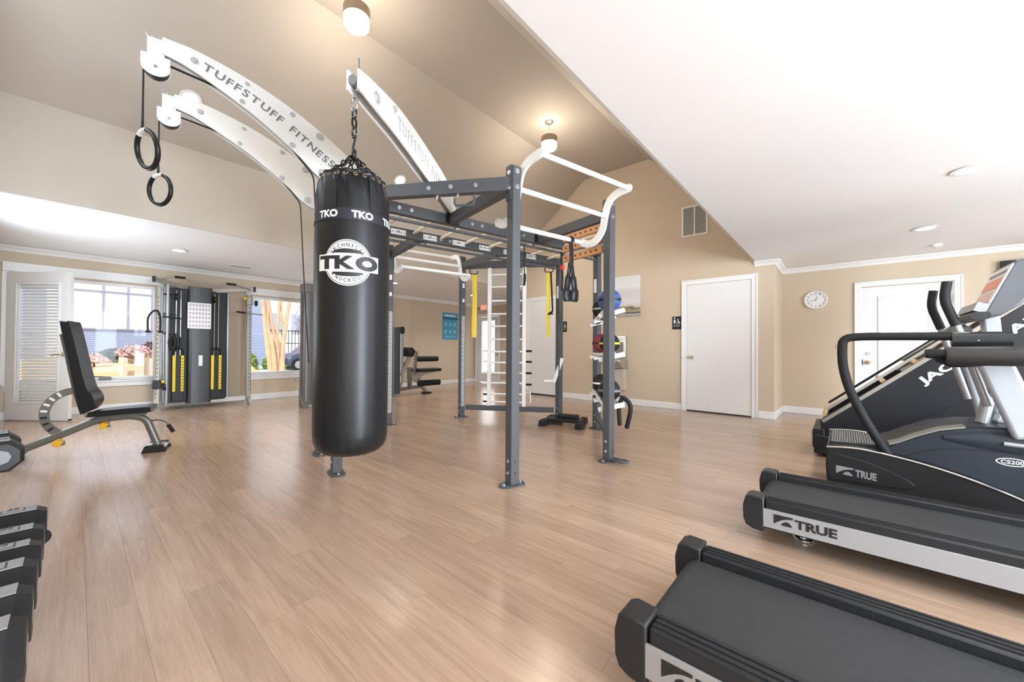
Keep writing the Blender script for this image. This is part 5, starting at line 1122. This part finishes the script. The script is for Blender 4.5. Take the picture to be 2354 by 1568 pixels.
# ------------------------------------------------------------------ ladder climber
jl = thing('ladder_climber', 'black inclined ladder climber with wooden rungs beside the glass door', 'climber', (0, 5.05, 0))
M_jb = mat('climber_black', (0.016, 0.016, 0.020), 0.4, spec=0.3, var=0.2, scale=20)
M_rung = mat('maple_rung', (0.62, 0.42, 0.24), 0.4, var=0.1)
SL0, SL1 = Vector((-0.17, 0, 0.362)), Vector((1.62, 0, 1.974)); sd = (SL1-SL0).normalized(); sn = Vector((-sd.z, 0, sd.x))
for ya, yb, nm in ((0.0, 0.035, 'side_panel'), (0.665, 0.70, 'side_panel')):
    pn = B().plate([(-0.17, 0.362), (1.62, 1.974), (1.85, 1.85), (1.45, 0.9), (0.95, 0.35), (0.30, 0.20), (-0.15, 0.20)], (0, 0, 0), (1, 0, 0), (0, 0, 1), -yb, -ya).build('side_panel', M_jb, jl, bevel=0.004)
    B().beam(SL0+Vector((0.02, ya+0.017, -0.012)), SL1+Vector((0, ya+0.017, 0)), 0.045, 0.030, sn).build('edge_rail', M_champ if ya == 0 else M_jb, jl)
    B().beam(SL0+sd*0.10+Vector((-0.02, ya+0.017, 0.045)), SL0+sd*1.9+Vector((-0.02, ya+0.017, 0.055)), 0.02, 0.022, sn).build('chain_guide', M_champ if ya == 0 else M_black, jl)
    if ya == 0:
        w_ = text('JACOBS LADDER', 1, 0.035); w_ = fit(w_, 1.16, 0.086); o_ = Vector((0.535, -0.002, 0.742))
        B().flat(w_, fr(o_, sd, sn, 0.002)).build('lettering', M_print, pn)
        B().tube([(0.10, -0.002, 0.30), (0.55, -0.002, 0.48), (1.0, -0.002, 0.82)], 0.004, 6).build('panel_crease', M_ink, pn)
B().box(-0.215, 0.95, -0.03, 0.73, 0.03, 0.20).build('base_housing', M_jb, jl, bevel=0.012)
B().box(-0.225, -0.13, -0.035, 0.735, 0.085, 0.275).build('rear_bumper', M_jb, jl, bevel=0.012)
B().tube([(-0.20, -0.035, 0.215), (0.05, -0.035, 0.175), (0.25, -0.036, 0.185)], 0.007, 6).build('trim_line', M_dark, jl)
for x_ in (-0.12, 0.85):
    for y_ in (0.05, 0.65): B().cyl((x_, y_, 0), (x_, y_, 0.04), 0.03, 14).build('foot', M_rub, jl)
for i in range(9):
    c = SL0+sd*(0.06+i*0.275)+sn*0.012
    B().cyl(c+Vector((0, 0.03, 0)), c+Vector((0, 0.67, 0)), 0.021, 14).build('rung', M_rung, jl)
for y_ in (0.10, 0.60): B().tube(fillet([(0.40, y_, 0.87), (0.62, y_, 1.05), (1.2, y_, 1.56), (1.5, y_, 1.80)], 0.05), 0.020, 10).build('hand_rail', M_champ, jl)
B().beam(SL0+sd*0.85+sn*0.05+Vector((0, 0.35, 0)), SL0+sd*1.6+sn*0.05+Vector((0, 0.35, 0)), 0.30, 0.02, sn).build('back_board', M_black, jl)
B().beam((1.55, 0.35, 0.0), (1.70, 0.35, 1.85), 0.60, 0.06, (1, 0, 0)).build('rear_frame', M_jb, jl)
# cable with plug lying behind the climber
kc = thing('safety_lanyard', 'short beaded chain hanging at the foot of the ladder climber', 'chain', (-0.235, 5.12, 0))
b = B()
for i in range(6): b.tube([Vector((0, 0, 0.115+i*0.022))+Vector((0.006*math.cos(t) if i % 2 else 0, 0 if i % 2 else 0.006*math.cos(t), 0.011*math.sin(t))) for t in [2*PI*k/8 for k in range(8)]], 0.002, 5, closed=True)
o = b.build('beads', M_zinc, kc); o['kind'] = 'stuff'
# ------------------------------------------------------------------ wall things
ck = thing('wall_clock', 'round white wall clock with black numerals and hands', 'clock', (-0.326, YC, 1.894))
B().lathe([(0.15, 0), (0.152, -0.02), (0.148, -0.034), (0.138, -0.038), (0.132, -0.026), (0.132, 0), (0.15, 0)], 48, axis='Y', caps=False).build('rim', M_trim, ck); B().lathe([(0.001, -0.012), (0.134, -0.012), (0.134, -0.02), (0.001, -0.0205)], 40, axis='Y').build('dial', M_print, ck)
for i in range(12):
    t = PI/2-2*PI*(i+1)/12; me = ctr(fit(text(str(i+1), bold=0.02), 0.012*len(str(i+1)), 0.022)) if False else None
    me = fit(text(str(i+1), bold=0.02), 0.013*len(str(i+1)), 0.024); me = mv(me, -tw(me)/2+0.108*math.cos(t), -0.012+0.108*math.sin(t))
    B().flat(me, fr((0, -0.021, 0), (1, 0, 0), (0, 0, 1), 0.0006)).build('numeral', M_ink, ck)
for nm, ang, l_, w_ in (('hour_hand', PI/2-2*PI*(0.70/12), 0.062, 0.006), ('minute_hand', PI/2-2*PI*42/60, 0.095, 0.0045)):
    d_ = Vector((math.cos(ang), 0, math.sin(ang))); B().beam(Vector((0, -0.0235, 0))-d_*0.015, Vector((0, -0.0235, 0))+d_*l_, w_, 0.0015, (0, 1, 0)).build(nm, M_greyink, ck)
def restroom_sign(lab, x, z):
    s_ = thing('restroom_sign', lab, 'sign', (x, YB, z)); w2, h2 = 0.075, 0.115
    bk = B().box(-w2, w2, -0.008, -0.0005, -h2, h2).build('sign_plate', M_ink, s_, bevel=0.003); F_ = fr((0, -0.008, 0), (1, 0, 0), (0, 0, 1), 0.0008)
    B().flat(disc(-0.035, 0.088, 0.012, 16), F_).build('figure_head', M_print, bk)
    B().flat(([(-0.058, 0.020), (-0.035, 0.074), (-0.012, 0.020), (-0.026, 0.012), (-0.028, -0.022), (-0.042, -0.022), (-0.044, 0.012)], [(6, 5, 4, 3, 2, 1, 0)]), F_).build('figure_body', M_print, bk)
    B().flat(disc(0.022, 0.060, 0.010, 14), F_).build('wheelchair_head', M_print, bk)
    B().flat(([(0.014, 0.048), (0.028, 0.048), (0.032, 0.022), (0.050, 0.018), (0.062, -0.012), (0.052, -0.016), (0.042, 0.006), (0.018, 0.008)], [(7, 6, 5, 4, 3, 2, 1, 0)]), F_).build('wheelchair_body', M_print, bk)
    B().flat(ring(0.022, -0.004, 0.018, 0.024, 24, 2.0, 6.4), F_).build('wheelchair_wheel', M_print, bk)
    B().flat(mv(fit(text('RESTROOM', bold=0.02), 0.10, 0.015), -0.05, -0.062), F_).build('lettering', M_print, bk)
restroom_sign('black restroom sign beside the restroom door casing', -2.17, 1.535); restroom_sign('black restroom sign between the plain door and the rig shelves', -4.49, 1.543)
vt = thing('return_air_vent', 'white framed louvred air vent high on the gable wall', 'vent', (-1.885, YB, 3.30)); w2, h2 = 0.205, 0.265
B().box(-w2, w2, -0.012, -0.0005, h2-0.025, h2).box(-w2, w2, -0.012, -0.0005, -h2, -h2+0.025).box(-w2, -w2+0.025, -0.012, -0.0005, -h2+0.025, h2-0.025).box(w2-0.025, w2, -0.012, -0.0005, -h2+0.025, h2-0.025).box(-0.009, 0.009, -0.012, -0.0005, -h2+0.025, h2-0.025).build('frame', M_trim, vt)
B().box(-w2+0.02, w2-0.02, -0.002, -0.0005, -h2+0.02, h2-0.02).build('backing', M_greyink, vt)
for k in range(20):
    z_ = -h2+0.04+k*0.0235
    for x0, x1 in ((-w2+0.026, -0.010), (0.010, w2-0.026)): B().plate([(0, 0), (-0.009, -0.012), (-0.009, -0.015), (0, -0.003)], (0, 0, z_+0.01), (0, 1, 0), (0, 0, 1), x0, x1).build('louvre', mat('vent_tan', (0.50, 0.44, 0.36), 0.6), vt)
pa = thing('landscape_painting', 'square canvas painting of a pale sky over a low brown shore', 'painting', (-3.20, YB, 2.09))
cv_, nd_, bs_ = nt('painted_canvas'); Ln = nd_.links; N_ = nd_.nodes.new
tcn = N_('ShaderNodeTexCoord'); sp_ = N_('ShaderNodeSeparateXYZ'); Ln.new(tcn.outputs['Object'], sp_.inputs[0]); nzn = N_('ShaderNodeTexNoise'); nzn.inputs['Scale'].default_value = 5; nzn.inputs['Detail'].default_value = 5
mpn = N_('ShaderNodeMapping'); mpn.inputs['Scale'].default_value = (0.6, 1, 2.2); Ln.new(tcn.outputs['Object'], mpn.inputs[0]); Ln.new(mpn.outputs[0], nzn.inputs['Vector'])
mm = N_('ShaderNodeMath'); mm.operation = 'MULTIPLY_ADD'; mm.inputs[1].default_value = 0.14; Ln.new(nzn.outputs['Fac'], mm.inputs[0]); Ln.new(sp_.outputs['Z'], mm.inputs[2])
mrn = N_('ShaderNodeMapRange'); mrn.inputs[1].default_value = -0.34; mrn.inputs[2].default_value = 0.46; Ln.new(mm.outputs[0], mrn.inputs[0])
crn = N_('ShaderNodeValToRGB'); els = crn.color_ramp.elements; els[0].position = 0.0; els[0].color = (0.03, 0.03, 0.02, 1); els[1].position = 1.0; els[1].color = (0.70, 0.70, 0.72, 1)
for p_, c_ in ((0.05, (0.55, 0.54, 0.50)), (0.09, (0.10, 0.10, 0.06)), (0.13, (0.45, 0.36, 0.24)), (0.18, (0.30, 0.24, 0.14)), (0.22, (0.12, 0.12, 0.08)), (0.25, (0.62, 0.58, 0.48)), (0.34, (0.70, 0.68, 0.69)), (0.62, (0.60, 0.61, 0.60)), (0.72, (0.76, 0.75, 0.76))):
    e_ = els.new(p_); e_.color = (*c_, 1)
Ln.new(mrn.outputs[0], crn.inputs[0]); Ln.new(crn.outputs[0], bs_.inputs['Base Color']); bs_.inputs['Roughness'].default_value = 0.6
B().box(-0.38, 0.38, -0.032, -0.001, -0.385, 0.385).build('canvas', cv_, pa, bevel=0.003)
df = thing('drinking_fountain', 'stainless wall drinking fountain with a bottle filler', 'drinking fountain', (-3.25, YB, 0))
M_stain = mat('stainless_steel', (0.55, 0.52, 0.47), 0.28, 0.85, var=0.06)
B().box(-0.19, 0.17, -0.055, -0.001, 0.90, 1.325).build('bottle_filler', M_stain, df, bevel=0.006); B().box(-0.14, 0.125, -0.0565, -0.05, 0.94, 1.20).build('filler_recess', mat('recess_bronze', (0.22, 0.185, 0.14), 0.35, 0.6), df); B().box(-0.13, 0.11, -0.062, -0.055, 1.235, 1.275).build('filler_panel', M_brass, df)
B().box(-0.09, -0.03, -0.08, -0.055, 1.16, 1.20).build('spout', M_chrome, df)
B().plate([(0.0, 0.68), (-0.20, 0.69), (-0.36, 0.80), (-0.37, 0.855), (-0.355, 0.87), (0.0, 0.87)], (0, -0.001, 0), (0, 1, 0), (0, 0, 1), -0.20, 0.19).build('basin_body', M_stain, df, bevel=0.012); B().box(-0.14, 0.15, -0.33, -0.08, 0.868, 0.874).build('drain_grille', M_black, df)
B().tube(smooth([(0.12, -0.22, 0.87), (0.12, -0.22, 0.91), (0.10, -0.26, 0.92)], 4), 0.012, 8).build('bubbler', M_chrome, df); B().box(0.12, 0.17, -0.375, -0.35, 0.74, 0.82).build('push_bar', M_greyink, df)
B().plate([(-0.001, 0.25), (-0.10, 0.28), (-0.16, 0.68), (-0.001, 0.68)], (0, 0, 0), (0, 1, 0), (0, 0, 1), -0.10, 0.16).build('pipe_cover', mat('beige_cover', (0.60, 0.53, 0.43), 0.5), df)
ex = thing('exit_sign', 'lit red exit sign above the exit door', 'exit sign', (-8.22, YE, 2.33))
B().box(-0.16, 0.16, -0.05, -0.001, -0.085, 0.10).build('housing', M_trim, ex, bevel=0.006)
B().flat(mv(fit(text('EXIT', bold=0.03), 0.25, 0.115), -0.125, -0.05), fr((0, -0.051, 0), (1, 0, 0), (0, 0, 1), 0.001)).build('lettering', mat('red_glow', (0.8, 0.12, 0.06), 0.5, emit=(1.0, 0.16, 0.08), es=1.6), ex)
for x_ in (-0.22, 0.22): B().sphere((x_, -0.05, -0.02), 0.035, 12).build('emergency_lamp', M_champ, ex); B().box(min(x_, 0.16*(1 if x_ > 0 else -1)), max(x_, 0.16*(1 if x_ > 0 else -1)), -0.04, -0.02, -0.03, -0.01).build('lamp_arm', M_champ, ex)
po = thing('gym_poster', 'blue rules poster with white pictograms on the far left wall', 'poster', (XL, 7.57, 1.715))
M_pb = mat('poster_blue', (0.06, 0.34, 0.52), 0.5, var=0.10, scale=6); M_pl = mat('poster_pale', (0.24, 0.55, 0.68), 0.5)
B().box(0.001, 0.006, -0.30, 0.30, -0.40, 0.40).build('sheet', M_pb, po); B().box(0.006, 0.007, -0.30, 0.30, 0.20, 0.255).build('title_stripe', mat('poster_navy', (0.02, 0.11, 0.24), 0.5), po); B().box(0.006, 0.007, -0.22, 0.21, 0.29, 0.335).build('heading_bar', M_print, po)
for r_ in (0.05, -0.16):
    for c_ in (-0.18, 0, 0.18): B().flat(disc(c_, r_, 0.055, 20), lambda a, b_: Vector((0.0068, a, b_))).build('pictogram', M_pl, po)
B().box(0.006, 0.007, -0.20, 0.20, -0.325, -0.295).build('footer_bar', M_pl, po)
gs = thing('exit_switch', 'small wall switch with a green button left of the glass door', 'switch', (-0.041, YC, 1.13)); B().box(-0.035, 0.035, -0.008, -0.0005, -0.058, 0.058).build('cover_plate', M_cream, gs, bevel=0.003); B().box(-0.022, 0.028, -0.016, -0.008, -0.03, 0.02).build('green_button', mat('green_plastic', (0.01, 0.33, 0.09), 0.4), gs)
ol = thing('wall_outlet', 'white wall outlet between the two picture windows', 'outlet', (XL, 1.925, 0.37)); B().box(0.0005, 0.007, -0.036, 0.036, -0.058, 0.058).build('cover_plate', M_trim, ol, bevel=0.002)
for z_ in (-0.024, 0.024): B().box(0.007, 0.009, -0.016, 0.016, z_-0.013, z_+0.013).build('socket', M_cream, ol)
ol2 = thing('wall_outlet', 'grey wall outlet under the second picture window', 'outlet', (XL, 3.22, 0.37)); B().box(0.0005, 0.007, -0.036, 0.036, -0.058, 0.058).build('cover_plate', M_silver, ol2, bevel=0.002); B().box(0.007, 0.03, -0.014, 0.014, -0.03, 0.0).build('plug', M_trim, ol2)
tv = thing('wall_television', 'black flat television on the wall right of the glass door', 'television', (2.15, YC, 1.90))
B().box(-0.62, 0.62, -0.07, -0.03, -0.35, 0.35).build('screen_case', M_black, tv, bevel=0.006); B().box(-0.60, 0.60, -0.0715, -0.07, -0.33, 0.33).build('screen', mat('dark_screen', (0.01, 0.01, 0.012), 0.1), tv); B().box(-0.15, 0.15, -0.03, -0.001, -0.12, 0.12).build('wall_bracket', M_black, tv)
wb = thing('whiteboard', 'pale framed panel on the wall behind the elliptical', 'board', (2.05, YC, 1.27)); B().box(-0.62, 0.62, -0.018, -0.001, -0.18, 0.18).build('panel', mat('pale_panel', (0.55, 0.56, 0.52), 0.3), wb); B().box(-0.64, 0.64, -0.024, -0.001, -0.20, -0.18).box(-0.64, 0.64, -0.024, -0.001, 0.18, 0.20).build('frame', M_champ, wb)

# ------------------------------------------------------------------ ceiling lights
WARM = (1.0, 0.86, 0.70)
M_bulb = mat('lamp_glow', (1, 0.9, 0.75), 0.5, emit=(1.0, 0.86, 0.66), es=14); M_shade = mat('frosted_shade', (0.75, 0.68, 0.58), 0.5, emit=(1.0, 0.82, 0.58), es=1.2)
M_nick = mat('brushed_nickel', (0.45, 0.38, 0.30), 0.32, 0.85)
for i, (x_, y_) in enumerate(((-3.40, 5.0), (-3.52, 1.83))):
    pd = thing('pendant_lamp', ['short nickel drum pendant lamp above the restroom side of the rig', 'short nickel drum pendant lamp above the punching bag'][i], 'lamp', (x_, y_, 4.63), 0, 'drum pendant lamps')
    B().lathe([(0.065, 0), (0.065, -0.012), (0.05, -0.025), (0.012, -0.028)], 24).build('canopy', M_nick, pd); B().cyl((0, 0, -0.02), (0, 0, -0.25), 0.007, 8).build('stem', M_nick, pd)
    B().lathe([(0.001, -0.245), (0.128, -0.25), (0.128, -0.345), (0.122, -0.345), (0.122, -0.262), (0.001, -0.255)], 32).build('drum_band', M_nick, pd)
    B().lathe([(0.115, -0.30), (0.121, -0.36), (0.118, -0.415), (0.09, -0.44), (0.001, -0.445)], 32).build('glass_shade', M_bulb, pd)
    B().lathe([(0.001, -0.235), (0.10, -0.238), (0.10, -0.243), (0.001, -0.243)], 24).build('uplight_lens', M_bulb, pd)
    l_ = light('pendant_light', 'POINT', (x_, y_, 4.05), 20, WARM, size=0.12)
    l_ = light('pendant_uplight', 'POINT', (x_, y_, 4.50), 1.3, WARM, size=0.05)
def downlight(lab, x, y, z, nrm, power, grp, col=WARM):
    n_ = Vector(nrm).normalized(); q = n_.to_track_quat('Z', 'Y').to_euler()
    d_ = thing('recessed_light', lab, 'lamp', (x, y, z), 0, grp); d_.rotation_euler = q
    B().lathe([(0.085, 0.0), (0.10, 0.004), (0.103, 0.008), (0.075, 0.010), (0.072, 0.0)], 32, caps=False).build('trim_ring', M_trim, d_); B().lathe([(0.001, 0.001), (0.073, 0.001), (0.073, 0.004), (0.001, 0.005)], 24).build('lens', M_bulb, d_)
    if power:
        l_ = light('downlight', 'SPOT', Vector((x, y, z))+n_*0.03, power, col, size=0.07); l_.data.spot_size = 2.3; l_.data.spot_blend = 0.6; aim(l_, n_)
for i, (x_, y_, p_) in enumerate(((0.72, 4.60, 26), (0.69, 6.46, 26), (0.70, 2.70, 26), (2.9, 4.6, 26), (2.9, 6.4, 26), (0.7, 0.8, 26))):
    downlight(['recessed ceiling light above the elliptical trainer', 'recessed ceiling light above the ladder climber', 'recessed ceiling light above the middle treadmill', 'recessed ceiling light near the right-hand wall', 'recessed ceiling light near the television', 'recessed ceiling light above the first treadmill'][i], x_, y_, ZC, (0, 0, -1), p_, 'recessed lights over the cardio machines', (1, 0.95, 0.9))
for i, (x_, y_) in enumerate(((-7.08, 4.6), (-7.1, 1.0), (-7.1, 7.0))):
    downlight(['recessed ceiling light above the leg machine', 'recessed ceiling light in front of the cable trainer', 'recessed ceiling light near the exit door'][i], x_, y_, ZC, (0, 0, -1), 45, 'recessed lights on the window side', (1, 0.93, 0.86))
sl_n = Vector((0.768*1.0, 0, -1.0)).normalized(); 
for i, (x_, y_, p_) in enumerate(((-5.19, 0.81, 40), (-5.19, 3.46, 40), (-5.19, 6.1, 40))):
    z_ = 3.37+(x_-XV0)*1.26/1.64
    downlight(['recessed light in the vault slope behind the gymnastic rings', 'recessed light in the vault slope behind the monkey bars', 'recessed light in the vault slope near the gable wall'][i], x_+0.002*sl_n.x, y_, z_+0.002*sl_n.z, sl_n, p_, 'recessed lights in the vault slope')
cvn = thing('ceiling_register', 'slim white air register in the low ceiling above the cable trainer', 'vent', (-7.70, 1.93, ZC), 0)
B().box(-0.07, 0.07, -0.17, 0.17, -0.008, -0.0005).build('frame', M_trim, cvn)
for k in range(4): B().box(-0.05+k*0.028, -0.035+k*0.028, -0.15, 0.15, -0.0095, -0.008).build('slot', M_champ, cvn)
sm = thing('smoke_detector', 'small white round detector on the low ceiling over the cardio machines', 'detector', (0.9, 7.55, ZC)); B().lathe([(0.055, 0), (0.055, -0.02), (0.04, -0.032), (0.001, -0.034)], 24).build('body', M_trim, sm); B().lathe([(0.012, -0.033), (0.012, -0.037), (0.001, -0.038)], 12).build('sensor_cap', M_cream, sm)
